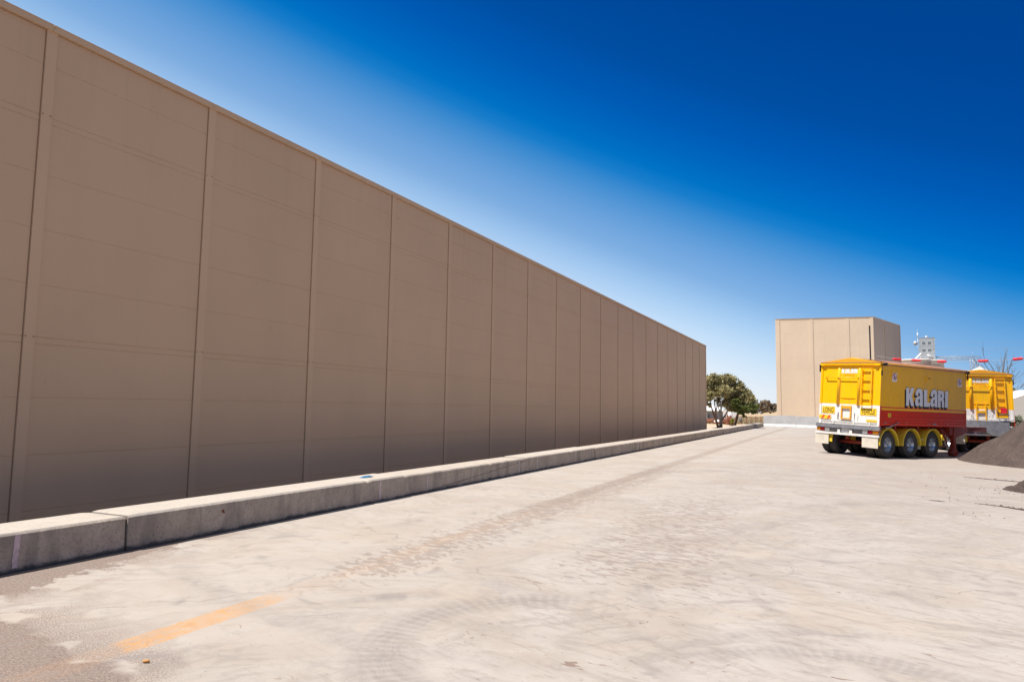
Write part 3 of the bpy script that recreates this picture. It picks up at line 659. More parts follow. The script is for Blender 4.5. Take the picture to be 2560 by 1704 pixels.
    for i in range(nx+1):
        x = 0.06+(LEN-0.02)*i/nx; fk = sstep(LEN-x, 0.0, 0.9)
        sag = 0.03*abs(math.sin(i*math.pi/4.3))+rg.uniform(0, .012)
        for y, z in zip(ys, rz):
            mb.v.append((x, y, 3.625+(z*(0.25+0.75*fk) if z > 0 else z)-(sag if 0 < y < 2.5 and y != 1.25 else 0)*fk+(rg.uniform(-.006, .006))))
    m_ = len(ys)
    for i in range(nx):
        for j in range(m_-1): mb.f.append([i*m_+j, i*m_+j+1, (i+1)*m_+j+1, (i+1)*m_+j]); mb.mi.append(0); mb.sm.append(True)
    mb.build('tarp', M['tarp'], t)
    # handrail across the tailgate
    hr = MB().tube([rp(2.25, 3.03, .125), rp(0.84, 3.03, .125)], 0.016, 8)
    for y in (2.25, 1.72, 0.86): hr.tube([rp(y, 3.03, .125), rp(y, 3.0, .04)], 0.014, 6)
    hr.tube([rp(2.25, 3.03, .125), rp(2.24, 2.97, .1), rp(2.2, 2.92, .04)], 0.012, 6)
    hr.build('handrail', M['yellow'], t)
    # ladder
    ld = MB()
    for y in (0.33, 0.73): ld.hexa([rp(y-.02, 1.96, .12), rp(y+.02, 1.96, .12), rp(y+.02, 1.96, .155), rp(y-.02, 1.96, .155)], [rp(y-.02, 3.40, .09), rp(y+.02, 3.40, .09), rp(y+.02, 3.40, .125), rp(y-.02, 3.40, .125)])
    for z in (3.38, 3.03, 2.66, 2.31, 1.98): ld.box((rear_x(z)-.145, 0.33, z-.018), (rear_x(z)-.10, 0.73, z+.012))
    for z in (3.3, 2.05):
        for y in (0.33, 0.73): ld.tube([rp(y, z, .11), rp(y, z, .03)], .014, 6)
    ld.build('ladder', M['yellow'], t)
    # grain hatch
    gh = MB()
    for y in (1.15, 1.53): gh.hexa([rp(y-.02, 1.40, .05), rp(y+.02, 1.40, .05), rp(y+.02, 1.40, .10), rp(y-.02, 1.40, .10)], [rp(y-.02, 1.93, .05), rp(y+.02, 1.93, .05), rp(y+.02, 1.93, .10), rp(y-.02, 1.93, .10)])
    if second:
        for y in (1.15, 1.53): gh.box((rear_x(1.9)-.10, y-.02, 1.9), (rear_x(1.9)-.05, y+.02, 2.25))
    gh.box((rear_x(1.43)-.10, 1.15, 1.41), (rear_x(1.43)-.05, 1.53, 1.45)); gh.box((rear_x(1.88)-.10, 1.15, 1.82), (rear_x(1.88)-.05, 1.53, 1.92))
    gh.build('hatch_frame', M['tarp_gable'] if not second else M['yellow'], t)
    hp_ = MB().hexa([rp(1.04, 1.34, .045), rp(1.64, 1.34, .045), rp(1.64, 1.34, .048), rp(1.04, 1.34, .048)], [rp(1.04, 1.36, .045), rp(1.64, 1.36, .045), rp(1.64, 1.36, .048), rp(1.04, 1.36, .048)])
    hp_.build('hatch_sill', M['steel'], t)
    for y in (1.0, 1.68):
        hp_ = MB().box((rear_x(1.4)-.06, y-.006, 1.4), (rear_x(1.4)-.042, y+.006, 1.66))
        for z in (1.4, 1.55, 1.62): hp_.box((rear_x(z)-.075, y-.012, z), (rear_x(z)-.04, y+.012, z+.035))
        hp_.build('hatch_latch', M['steel'], t)
    MB().box((rear_x(2.23)-.06, 1.0, 2.225), (rear_x(2.23)-.04, 1.62, 2.24)).build('drip_rail', M['yellow'], t)
    # writing at the back; x axis of the text runs from left of the viewer (high y) to low y
    tx = MB(); ux = (0, -1, 0)
    def rt(txt, ya, yb, z0, z1, bold, d, mi, mbx): put_text(mbx, txt, rp(ya, z0, d), ux, (0.05, 0, 1), ya-yb, z1-z0, bold, None, 0, mi)
    CELL = [('K', 0, .185), ('a', .205, .385), ('L', .41, .56), ('a', .565, .735), ('R', .75, .905), ('I', .925, 1.0)]
    for dx_, dz_, mi, dd in ((0, 0, 0, .046),):
        for ch, a, b in CELL:
            ya = 1.62-0.66*a+dx_; yb = 1.62-0.66*b+dx_
            put_logo(tx, ch, rp(ya, 3.20+dz_, dd), ux, (0.05, 0, 1), ya-yb, .17, mi)
    tx.build('rear_lettering', [M['white_letter'], M['black']], t)
    tx = MB(); rt('DELIVERING', 1.50, 1.12, 3.13, 3.165, .01, .0425, 0, tx); tx.build('slogan', M['lamp_amber'], t)
    tx = MB(); rt('EXCELLENCE', 1.52, 1.08, 3.07, 3.11, .01, .0425, 0, tx)
    tx.build('slogan', M['lamp_amber'], t); MB().box((rear_x(2.19)-.043, 1.1, 2.17), (rear_x(2.19)-.041, 1.5, 2.2)).build('small_decal', M['lamp_amber'], t)
    if not second:
        sg = MB()
        for ya, yb, txt in ((2.40, 1.84, 'LONG'), (0.77, 0.12, 'VEHICLE')):
            sg.hexa([rp(ya, 1.60, .045), rp(yb, 1.60, .045), rp(yb, 1.60, .052), rp(ya, 1.60, .052)], [rp(ya, 1.87, .045), rp(yb, 1.87, .045), rp(yb, 1.87, .052), rp(ya, 1.87, .052)], 0)
            lt = MB(); put_text(lt, txt, rp(ya-.06, 1.635, .055), ux, (0.05, 0, 1), ya-yb-.12, .20, 0.004)
            s1 = MB(); s1.add(sg.v, sg.f); sgn = s1.build('warning_sign', M['sign_yellow'], t); sg = MB()
            lt.build('sign_text', M['black'], sgn)
        # chevron reflector
        cv = MB().hexa([rp(2.50, 1.38, .076), rp(1.99, 1.38, .076), rp(1.99, 1.38, .08), rp(2.50, 1.38, .08)], [rp(2.50, 1.53, .076), rp(1.99, 1.53, .076), rp(1.99, 1.53, .08), rp(2.50, 1.53, .08)])
        for a in (2.42, 2.16):
            cv.add([rp(a, 1.382, .082), rp(a-.10, 1.382, .082), rp(a-.19, 1.528, .082), rp(a-.09, 1.528, .082)], [(0, 1, 2, 3)], 1)
        cv.build('chevron_reflector', [M['sign_yellow'], M['reflect_red']], t)
        MB().box((rear_x(1.4)-.08, .08, 1.36), (rear_x(1.4)-.071, .50, 1.44)).build('rear_reflector', M['sign_yellow'], t)
    else:
        MB().hexa([rp(.72, 1.62, .05), rp(.22, 1.62, .05), rp(.22, 1.62, .06), rp(.72, 1.62, .06)], [rp(.72, 1.99, .05), rp(.22, 1.99, .05), rp(.22, 1.99, .06), rp(.72, 1.99, .06)]).build('ladder_patch', M['yellow'], t)
        fl = MB(); fl.add([rp(.62, 2.06, .25), rp(.35, 2.06, .25), rp(.36, 1.86, .26), rp(.48, 1.83, .28), rp(.61, 1.85, .26), rp(.62, 2.06, .242), rp(.35, 2.06, .242), rp(.36, 1.86, .252), rp(.48, 1.83, .272), rp(.61, 1.85, .252)], [(0, 1, 2, 3, 4), (9, 8, 7, 6, 5), (0, 5, 6, 1), (1, 6, 7, 2), (2, 7, 8, 3), (3, 8, 9, 4), (4, 9, 5, 0)])
        fl.build('warning_flag', M['flag_red'], t)
        st = MB().tube([rp(.80, 2.1, .2), rp(.68, 1.75, .24)], .015, 6).tube([rp(.68, 1.78, .24), rp(.25, 1.76, .24)], .014, 6); st.build('folding_step', M['dull_steel'], t)
        # hanging steel chute with a wavy lower lip
        ch = MB(); K = 14
        for i in range(K+1):
            y = 2.44-2.2*i/K; s_ = i/K; low = 1.16-0.34*sstep(s_, .2, .75)+0.03*math.sin(i*1.1)
            ch.v += [(-.24, y, 1.47), (-.36, y, low)]
            ch.v += [(-.22, y, 1.47), (-.34, y, low)]
        for i in range(K):
            a = i*4; b = a+4
            for q in ((a, a+1, b+1, b), (a+2, b+2, b+3, a+3), (a+1, a+3, b+3, b+1)): ch.f.append(list(q)); ch.mi.append(0); ch.sm.append(False)
        ch.build('steel_chute', M['dull_steel'], t)
    # hinge line, latches
    zo = ZB-1.25
    hl = MB().box((-.20, 0.02, 1.205+zo), (-.165, 2.50, 1.245+zo)).box((-.19, .02, 1.30+zo), (-.163, 2.50, 1.325+zo))
    for y in (0.35, 1.0, 1.85, 2.4): hl.box((-.23, y-.02, 1.20+zo), (-.165, y+.02, 1.34+zo)); hl.tube([(-.24, y, 1.34+zo), (-.2, y, 1.22+zo)], .012, 6)
    hl.build('gate_hinge', M['white_paint'], t)
    bp = MB().hexa([(-.24, -.05, 1.05), (-.24, 2.62, 1.05), (-.12, 2.62, 1.05), (-.12, -.05, 1.05)], [(-.20, -.05, 1.20), (-.20, 2.62, 1.20), (-.12, 2.62, 1.20), (-.12, -.05, 1.20)])
    bp.build('bumper_channel', M['dull_steel'], t)
    lb = MB().box((-.16, -.02, .90), (-.12, 2.6, 1.05)); lb.build('lamp_bar', M['flap'] if False else M['dull_steel'], t)
    for a, b, mk, nm in ((2.60, 2.44, 'lamp_amber', 'indicator_lamp'), (2.43, 2.26, 'lamp_red', 'tail_lamp'), (2.24, 2.04, 'lamp_white', 'reversing_lamp'), (.65, .45, 'lamp_white', 'reversing_lamp'), (.43, .25, 'lamp_red', 'tail_lamp'), (.24, .02, 'lamp_amber', 'indicator_lamp')):
        MB().box((-.19, a, .915), (-.161, b, 1.035)).build(nm, M[mk], t, bevel=0.01)
    MB().box((-.175, 1.18, .90), (-.161, 1.52, 1.03)).build('number_plate', M['white_letter'], t)
    np_ = MB()
    put_text(np_, 'YAA-12B', (-.178, 1.49, .93), ux, (0, 0, 1), .28, .07, 0.0); 
    np_.build('plate_text', M['dull_steel'], t)
    wb_ = MB().box((-.22, -.02, .79), (-.14, 2.64, .875)).box((-.21, 1.06, .80), (-.19, 1.17, 1.0)).box((-.21, 1.56, .80), (-.19, 1.68, 1.0))
    wb_.build('underrun_bar', M['white_paint'], t)
    for ya, yb in ((2.66, 2.06), (0.66, 0.02)):
        fl = MB().box((-.20, yb, .385), (-.185, ya, .78)); fl.build('mud_flap', M['flap'], t, bevel=0.006)
    # chassis
    c = MB().box((0.0, .75, .92), (LEN+0.1, .87, 1.25)).box((0.0, 1.63, .92), (LEN+.1, 1.75, 1.25))
    for x in (0.4, 1.2, 2.0, 2.8, 3.6, 4.5, 5.5): c.box((x, .2, 1.0), (x+.1, 2.3, 1.24))
    c.box((LEN-1.0, .15, .90), (LEN, 2.35, 1.24))
    if not second:
        g0, g1 = LEN-0.4, 8.6
        for ya in (.35, 2.0): c.hexa([(g0, ya, .72), (7.0, ya, 1.02), (7.0, ya+.15, 1.02), (g0, ya+.15, .72)], [(g0, ya, 1.24), (g1, ya, 1.24), (g1, ya+.15, 1.24), (g0, ya+.15, 1.24)])
        for ya in (.35, 2.0): c.box((7.0, ya, 1.04), (g1, ya+.15, 1.235))
        c.box((7.0, .5, 1.06), (g1-.01, 2.0, 1.2))
    c.build('chassis', M['chassis_red'], t)
    for x in (0.48, 2.02, 3.58) if not second else (.48, 1.8, 3.1):
        MB().tube([(x, .3, .52), (x, 2.2, .52)], .075, 10).tube([(x, .81, .6), (x, .81, .95)], .09, 8).tube([(x, 1.69, .6), (x, 1.69, .95)], .09, 8).build('axle', M['chassis_red'], t)
        for yout, side in ((0.02, -1), (2.52, 1)): build_wheel(t, x, yout, side)
        for y0, y1 in ((-.01, .58), (1.94, 2.53)):
            g = MB(); K = 18; r0 = 0.60
            for i in range(K+1):
                a = R(-4)+R(188)*i/K
                cz = math.sin(a)*r0+0.53; cx_ = -math.cos(a)*r0+x
                g.v += [(cx_, y0, cz), (cx_, y1, cz)]
                g.v += [(-math.cos(a)*(r0+.028)+x, y0, math.sin(a)*(r0+.028)+.53), (-math.cos(a)*(r0+.028)+x, y1, math.sin(a)*(r0+.028)+.53)]
            for i in range(K):
                a = 4*i; b = a+4
                for q in ((a, a+1, b+1, b), (a+2, b+2, b+3, a+3), (a, b, b+2, a+2), (a+1, a+3, b+3, b+1)): g.f.append(list(q)); g.mi.append(0); g.sm.append(False)
            lipy = y0 if y0 < 1 else y1
            g.tube([(-math.cos(R(-4)+R(188)*i/K)*(r0+.014)+x, lipy, math.sin(R(-4)+R(188)*i/K)*(r0+.014)+.53) for i in range(K+1)], .024, 6)
            g.build('mudguard', M['yellow_guard'], t)
    if not second:
        for ya in (.02, 2.05):
            MB().box((2.70, ya+.02, .34), (2.715, ya+.42, .80)).box((2.78, ya+.0, .72), (2.90, ya+.45, .74)).build('inner_flap', M['flap'], t)
        # landing legs
        for ya in (.12, 2.2):
            lg = MB().box((5.40, ya, .25), (5.56, ya+.16, 1.24)).tube([(5.48, ya-.05, .18), (5.48, ya+.21, .18)], .16, 14).box((5.42, ya+.03, .03), (5.54, ya+.13, .3))
            lg.build('landing_leg', M['chassis_red'], t)
            br = MB().tube([(5.44, ya+.08, .62), (4.55, ya+.08, 1.18)], .035, 6).tube([(4.45, ya+.03, 1.15), (4.95, ya+.03, .52)], .035, 6).tube([(4.2, ya+.03, .45), (4.97, ya+.03, .45)], .03, 6)
            br.build('leg_brace', M['chassis_red'], t)
        MB().tube([(0.35, -.04, 1.17), (1.05, -.05, 1.37)], .02, 8).box((.2, -.05, 1.16), (.36, -.01, 1.2)).build('winch_handle', M['steel'], t)
    # writing and stickers on the right-hand side
    nrm = (0, -1, 0)
    if not second:
        bk = MB(); sv = MB(); ol = MB()
        fx0, fx1, z0, z1 = 1.60, 4.66, 2.03, 2.74
        for ch, a, b in CELL:
            xa = fx0+(fx1-fx0)*a; xb = fx0+(fx1-fx0)*b; hh = z1-z0-(0.0 if ch in 'Ka' else 0.03)
            put_logo(bk, ch, (xa-.09, -.003, z0-.085), (1, 0, 0), (0, 0, 1), xb-xa+.02, hh)
            put_logo(ol, ch, (xa-.016, -.006, z0-.016), (1, 0, 0), (0, 0, 1), xb-xa+.032, hh+.032)
            put_logo(sv, ch, (xa, -.010, z0), (1, 0, 0), (0, 0, 1), xb-xa, hh)
        a_ = bk.build('letter_shadow', M['black'], t); ol.build('letter_outline', M['black'], t); sv.build('side_lettering', M['silver_letter'], t)
        for fa in (0.66, 5.42):
            sk = MB().box((fa, -.005, 2.93), (fa+.30, -.001, 3.26))
            skk = sk.build('prohibition_sticker', M['white_letter'], t)
            rg_ = MB().lathe([(.105, 0), (.135, 0)], (fa+.15, -.0075, 3.12), 'y', 24); rg_.add([(fa+.06, -.0075, 3.20), (fa+.09, -.0075, 3.215), (fa+.24, -.0075, 3.04), (fa+.21, -.0075, 3.025)], [(0, 1, 2, 3)])
            rg_.build('red_ring', M['lamp_red'], skk)
            sy = MB().add([(fa+.12, -.0065, 3.19), (fa+.17, -.0065, 3.15), (fa+.21, -.0065, 3.10), (fa+.2, -.0065, 3.05), (fa+.12, -.0065, 3.06)], [(0, 1, 2, 3, 4)])
            sy.build('figure_mark', M['black'], skk)
        MB().box((.60, -.03, 3.13), (.635, -.002, 3.36)).build('side_marker', M['yellow'], t)
        MB().box((3.02, -.03, 3.02), (3.06, -.002, 3.24)).build('side_marker', M['yellow'], t)
        td = MB(); put_text(td, 'TIPPER', (3.12, -.003, 3.13), (1, 0, 0), (0, 0, 1), .28, .05, 0); td.build('small_print', M['black'], t)
        MB().box((.40, -.004, 1.57), (.60, -.001, 1.72)).build('yellow_label', M['sign_yellow'], t)
        bl = MB(); put_text(bl, '20', (.45, -.006, 1.60), (1, 0, 0), (0, 0, 1), .10, .09, 0); bl.build('label_number', M['black'], t)
        for fx in (.15, .25, 1.6, 3.1, 3.22, 4.6, 5.95): MB().box((fx, -.022, 1.34), (fx+.06, -.013, 1.37)).build('side_reflector', M['steel'], t)
        MB().box((3.5, -.022, 1.31), (3.78, -.013, 1.37)).build('data_plate', M['steel'], t)
    return t
g1 = OR1-3.62*U1
make_trailer(frame(g1, F1, L1, U1), 'yellow and red tipper trailer showing its rear and its shaded side, nearest the camera')
f2 = Vector((-0.2456, 0.9694, 0)).normalized(); l2 = Vector((-0.9694, -0.2456, 0)).normalized()
c2 = unproj(2524, 935, 32.6); z2 = -0.18
l2 = Vector((l2.x, l2.y, 0.012)).normalized(); u2 = f2.cross(l2).normalized()
g2 = Vector((c2.x, c2.y, c2.z-3.62))
make_trailer(frame(g2, f2, l2, u2), 'yellow tipper trailer with a red flag on its ladder, behind the dark stockpile', True)

# ---------------------------------------------------------------- gravel heaps
def heap(name, cx, cy, rad, h, seed, res, label, top=0.0, amp=0.03):
    from mathutils import noise
    mb = MB(); rg = random.Random(seed); n = res
    for j in range(n+1):
        for i in range(n+1):
            x = cx+rad*1.15*(2*i/n-1); y = cy+rad*1.15*(2*j/n-1)
            d = math.hypot(x-cx, y-cy); a = math.atan2(y-cy, x-cx)
            rr = rad*(1+0.06*noise.noise(Vector((math.cos(a)*1.5, math.sin(a)*1.5, seed))))
            q = max(0, 1-d/rr); z = h*q
            z = min(z, h-top) if top else z
            z += amp*(noise.noise(Vector((x*4, y*4, seed)))+.6*noise.noise(Vector((x*11, y*11, seed))))*min(1, q*14)+amp*2*noise.noise(Vector((x*1.1, y*1.1, seed+3)))*min(1, q*6)
            z += hgt(x, y) if True else 0
            mb.v.append((x, y, z-(0.03 if q <= 0 else 0)+0.004))
    for j in range(n):
        for i in range(n):
            a = j*(n+1)+i; mb.f.append([a, a+1, a+n+2, a+n+1]); mb.mi.append(0); mb.sm.append(True)
    o = mb.build(name, M['gravel']); return tag(o, label, 'gravel heap')
heap('gravel_heap', 9.18, 33.2, 4.95, 3.45, 2, 190, 'large dark gravel stockpile at the right edge, in front of the trailers', amp=0.06)
heap('gravel_heap', 5.0, 20.85, 1.45, 0.75, 6, 110, 'low small gravel heap cut off by the right edge', amp=0.09)
rg = random.Random(12)
tr = MB()
def ridge(pts, wd, ht):
    from mathutils import noise
    P_ = [Vector((a, b, 0)) for a, b in pts]; n = 60; base = len(tr.v); rows = []
    for i in range(n+1):
        s_ = i/n*(len(P_)-1); k = min(int(s_), len(P_)-2); p = P_[k].lerp(P_[k+1], s_-k)
        d = (P_[k+1]-P_[k]).normalized(); nr = Vector((-d.y, d.x, 0)); e = math.sin(math.pi*min(1, max(0, i/n*1.0)))**.5
        ww = wd*(0.4+0.9*abs(noise.noise(Vector((i*.31, wd*9, 2)))))*(.15+e); hh = ht*(.3+1.2*abs(noise.noise(Vector((i*.5, 5, wd)))))*e
        for q, z in ((-1, 0), (-.35, hh*.8), (.2, hh), (1, 0)):
            pp = p+nr*ww*q; tr.v.append((pp.x, pp.y, hgt(pp.x, pp.y)+.003+z))
    for i in range(n):
        for q in range(3): a = base+i*4+q; tr.f.append([a, a+1, a+5, a+4]); tr.mi.append(0); tr.sm.append(True)
ridge([(2.35, 16.75), (2.75, 16.4), (3.05, 15.85), (3.6, 15.5)], .055, .035)
ridge([(1.55, 16.6), (1.85, 16.55)], .03, .02)
ridge([(3.2, 24.6), (4.3, 23.8), (5.6, 22.8)], .10, .03)
for i in range(260):
    x = 4.0+rg.gauss(0, .5) if i % 2 else rg.uniform(1.5, 4.5); y = 20.6+rg.gauss(0, .5) if i % 2 else rg.uniform(14, 26); r = rg.uniform(.008, .03)
    k = len(tr.v); z = hgt(x, y)+.003; r *= .45
    tr.v += [(x-r, y-r, z), (x+r, y-r*.7, z), (x+r*.6, y+r, z), (x-r, y+r*.8, z), (x, y, z+r)]
    for f in ((0, 1, 4), (1, 2, 4), (2, 3, 4), (3, 0, 4)): tr.f.append([k+q for q in f]); tr.mi.append(0); tr.sm.append(False)
tag(tr.build('gravel_trail', M['gravel']), 'thin trails of spilt dark gravel on the concrete', 'gravel', kind='stuff')

# ---------------------------------------------------------------- end barrier
bl_lab = ['grey concrete barrier panel meeting the last kerb block', 'second grey barrier panel from the kerb, beside the trailer', None]
for i in range(7):
    xa = -7.16+3.02*i; xb = xa+3.0; y = 77.16
    zb = hgt(xa+1.5, y-.5)-.02
    t = thing('barrier_panel', ['grey concrete barrier panel meeting the last kerb block', 'second grey barrier panel from the kerb, left of the near trailer', 'third barrier panel from the kerb, mostly behind the near trailer', 'fourth barrier panel, hidden behind the near trailer', 'fifth barrier panel, hidden behind the near trailer', 'sixth barrier panel, hidden behind the two trailers', 'last barrier panel, hidden behind the far trailer'][i], 'concrete barrier', (xa, y, zb), 'concrete barrier panels at the far end of the yard')
    mb = MB().add([(0, 0, 1.20), (0, -.0, .34), (0, -.42, .12), (0, -.45, 0), (0, .25, 0), (0, .15, 1.20), (3.0, 0, 1.20), (3.0, -.0, .34), (3.0, -.42, .12), (3.0, -.45, 0), (3.0, .25, 0), (3.0, .15, 1.20)],
       [(0, 1, 2, 3, 4, 5), (11, 10, 9, 8, 7, 6)]+[(q, (q+1) % 6, (q+1) % 6+6, q+6) for q in range(6)])
    mb.build('panel', M['barrier_concrete'], t)

# ---------------------------------------------------------------- second building
A = Vector((-7.61, 100.33)); B = Vector((4.10, 101.36)); C2 = Vector((7.85, 112.66)); ZT = 13.66
t = thing('storage_shed', 'tall pale tan panelled shed standing beyond the grey barrier', 'shed', (A.x, A.y, 0))
def wallface(P, Q, nm):
    d = (Q-P); Ln = d.length; d.normalize(); nr = Vector((d.y, -d.x))
    mb = MB(); o_ = Vector((A.x, A.y)); zs = [-0.1]
    z = ZT-0.35
    rows = [ZT-0.35-1.55*k for k in range(9)]
    prof = [(-0.1, 0)]
    for r in sorted(rows)[:]:
        if r > 0.2: prof += [(r-.03, 0), (r-.025, -.006), (r+.025, -.006), (r+.03, 0)]
    prof += [(ZT, 0)]
    for i in range(len(prof)-1):
        (z0, d0), (z1, d1) = prof[i], prof[i+1]
        a0 = P+nr*d0-o_; b0 = Q+nr*d0-o_; a1 = P+nr*d1-o_; b1 = Q+nr*d1-o_
        mb.add([(a0.x, a0.y, z0), (b0.x, b0.y, z0), (b1.x, b1.y, z1), (a1.x, a1.y, z1)], [(0, 1, 2, 3)])
    mb.build(nm, M['clad2'], t)
    return d, nr, Ln
def post(P, d, nr, s, wd, dep, z0, z1, mat, nm):
    o_ = Vector((A.x, A.y)); a = P+d*(s-wd/2)-nr*.01-o_; b = P+d*(s+wd/2)-nr*.01-o_; c = b+nr*(dep+.01); e = a+nr*(dep+.01)
    MB().hexa([(a.x, a.y, z0), (b.x, b.y, z0), (c.x, c.y, z0), (e.x, e.y, z0)], [(a.x, a.y, z1), (b.x, b.y, z1), (c.x, c.y, z1), (e.x, e.y, z1)]).build(nm, mat, t)
d, nr, Ln = wallface(A, B, 'front_wall')
for s in (0.28, 4.4, 8.72): post(A, d, nr, s, 0.5 if s < 1 else .42, .05, -.1, ZT-.02, M['clad2'], 'pilaster')
for s in (0.56, 4.66, 8.98): post(A, d, nr, s, .035, .012, -.1, ZT-.3, M['seam2'], 'seam')
post(A, d, nr, Ln-.45, .17, .02, -.1, ZT-1.0, M['black'], 'shade_slit')  # thin black strip standing in for the shade beside the corner pilaster
post(A, d, nr, Ln-.19, .34, .05, -.1, ZT-.02, M['clad2'], 'pilaster')
d, nr, Ln = wallface(B, C2, 'side_wall')
for s in (4.9, Ln-.2): post(B, d, nr, s, .4, .05, -.1, ZT-.02, M['clad2'], 'pilaster')
for s in (4.65, Ln-.45): post(B, d, nr, s, .05, .012, -.1, ZT-.3, M['seam2'], 'seam')
D2 = C2+(A-B)*1.0
o_ = A
q = [(A-o_), (B-o_), (C2-o_), (D2-o_)]
MB().add([(p_.x, p_.y, ZT-.05) for p_ in q]+[(p_.x, p_.y, ZT-.05) for p_ in (q[3], q[0])]+[(q[3].x, q[3].y, -.1), (q[0].x, q[0].y, -.1), (q[2].x, q[2].y, -.1)], [(0, 1, 2, 3), (0, 3, 6, 7), (3, 2, 8, 6)]).build('roof', M['clad2'], t)
cp = MB()
for P, Q in ((A, B), (B, C2)):
    d = (Q-P).normalized(); nr = Vector((d.y, -d.x)); a = P-o_; b = Q-o_
    cp.hexa([(a.x, a.y, ZT), (b.x, b.y, ZT), (b.x-nr.x*.3, b.y-nr.y*.3, ZT), (a.x-nr.x*.3, a.y-nr.y*.3, ZT)], [(a.x+nr.x*.07, a.y+nr.y*.07, ZT+.14), (b.x+nr.x*.07, b.y+nr.y*.07, ZT+.14), (b.x-nr.x*.3, b.y-nr.y*.3, ZT+.14), (a.x-nr.x*.3, a.y-nr.y*.3, ZT+.14)])
cp.build('roof_cap', M['clad2'], t)

# ---------------------------------------------------------------- floats on their cable
fp = [(2242, 897.8, 40), (2290.5, 900.4, 40), (2354.6, 903.2, 39), (2457.6, 901.8, 37), (2544.6, 896.9, 36)]
fpts = [unproj(*a) for a in fp]
cab = [unproj(2190, 889, 41)]+fpts+[unproj(2640, 884, 34), unproj(2900, 830, 31)]
# smooth cable
cp_ = []
for i in range(len(cab)-1):
    for k in range(6): cp_.append(cab[i].lerp(cab[i+1], k/6))
cp_.append(cab[-1])
tag(MB().tube(cp_, .006, 5).build('overhead_cable', M['cable']), 'thin pale cable strung over the yard, carrying the red floats', 'cable')
flabs = ['leftmost red float on the cable, against the tan shed', 'red float in front of the left silo', 'red float at the right edge of the silos', 'red float beside the steel stair tower', 'rightmost red float, near the edge of the picture']
dirs = [(fpts[1]-fpts[0]), (fpts[2]-fpts[0]), (fpts[3]-fpts[1]), (fpts[4]-fpts[2]), (cab[-2]-fpts[3])]
for i, (p_, dd) in enumerate(zip(fpts, dirs)):
    r_ = .072; h_ = .245
    mb = MB().lathe([(.012, -h_), (r_*.6, -h_+.01), (r_*.93, -h_+.035), (r_, -h_+.07), (r_, -.02), (r_*.93, 0), (r_, .02), (r_, h_-.07), (r_*.93, h_-.035), (r_*.6, h_-.01), (.012, h_)], (0, 0, 0), 'x', 16)
    o = mb.build('cable_float', M['float_red'], loc=p_); o.rotation_euler = dd.to_track_quat('X', 'Z').to_euler()
    tag(o, flabs[i], 'float', 'red floats on the overhead cable')

# ---------------------------------------------------------------- silos, tower, conveyor (far right)
def sil(u0, u1, v, t_, lab):
    a = unproj(u0, v, t_); b = unproj(u1, v, t_); c = (a+b)/2; r = (a-b).length/2; zt = c.z
    th = thing('grain_silo', lab, 'silo', (c.x, c.y, 0), 'concrete silos behind the near trailer')
    MB().lathe([(r, -.3), (r, zt-.5), (r*1.015, zt-.5), (r*1.015, zt), (r*.5, zt+.05), (.01, zt+.05)], (0, 0, 0), 'z', 40).build('silo_wall', M['silo_concrete'], th)
    bd = MB()
    for k in range(9): bd.lathe([(r+.001, zt-1.2-2*k), (r+.03, zt-1.25-2*k), (r+.001, zt-1.3-2*k)], (0, 0, 0), 'z', 40)
    bd.build('pour_band', M['silo_concrete'], th)
    return th, c, r, zt
s1 = sil(2251, 2322.5, 899, 246, 'wide round concrete silo left of the other silo')
s2 = sil(2296, 2355, 900, 262, 'round concrete silo at the right, under the third red float')
for ps, lab in ((((2289, 896, 245), (2303, 883, 245), (2299, 897, 245)), 'white chute frame rising to the right on the left silo'), (((2333, 897, 250), (2319, 886, 250), (2326, 898, 250)), 'white chute frame leaning left on the right silo')):
    tag(MB().tube([unproj(*q) for q in ps[:2]], .28, 6).tube([unproj(*q) for q in ps[1:]], .13, 6).build('roof_chute', M['galv_white']), lab, 'chute', 'chutes on the silo tops')
tw0, tw1 = unproj(2296.5, 845, 264), unproj(2336.5, 845, 264)
ra, rb = (tw0-EYE).to_2d(), (tw1-EYE).to_2d(); rm = (ra.normalized()+rb.normalized()).normalized()
d = Vector((rm.y, -rm.x, 0)); bk = Vector((rm.x, rm.y, 0)); Dm = ra.dot(rm)
k0, k1 = ra*(Dm/ra.dot(rm)), rb*(Dm/rb.dot(rm)); wd = (k1-k0).length; zt = tw0.z; tw0 = Vector((k0.x, k0.y, zt))
t = thing('elevator_tower', 'grey square elevator tower with four windows rising behind the silos', 'tower', (tw0.x, tw0.y, 0))
def tb(mb, s0, s1, z0, z1, q0, q1, mi=0):
    P_ = [d*s0+bk*q0, d*s1+bk*q0, d*s1+bk*q1, d*s0+bk*q1]
    return mb.hexa([(p_.x, p_.y, z0) for p_ in P_], [(p_.x, p_.y, z1) for p_ in P_], mi)
tb(MB(), 0, wd, 0, zt, 0, 5).build('tower_wall', M['tower_grey'], t)
tb(MB(), -.06, wd+.06, zt, zt+.12, -.06, 5.06).build('roof', M['tower_grey'], t)
for k in range(1, 9): tb(MB(), .0, wd, zt-1.45*k, zt-1.45*k+.04, -.02, -.001).build('sheet_joint', M['galv'], t)
for (a, b) in ((.17, .44), (.53, .80)):
    for (c_, e) in ((845+9, 845+17.5), (845+27, 845+35)):
        z1_ = unproj(2316, c_, 264).z; z0_ = unproj(2316, e, 264).z
        wi = tb(MB(), wd*a, wd*b, z0_, z1_, -.02, .05).build('window', M['galv_white'], t)
        tb(MB(), wd*a+.08, wd*b-.08, z0_+.08, z1_-.08, -.03, -.021).build('pane', M['glass_grey'], wi)
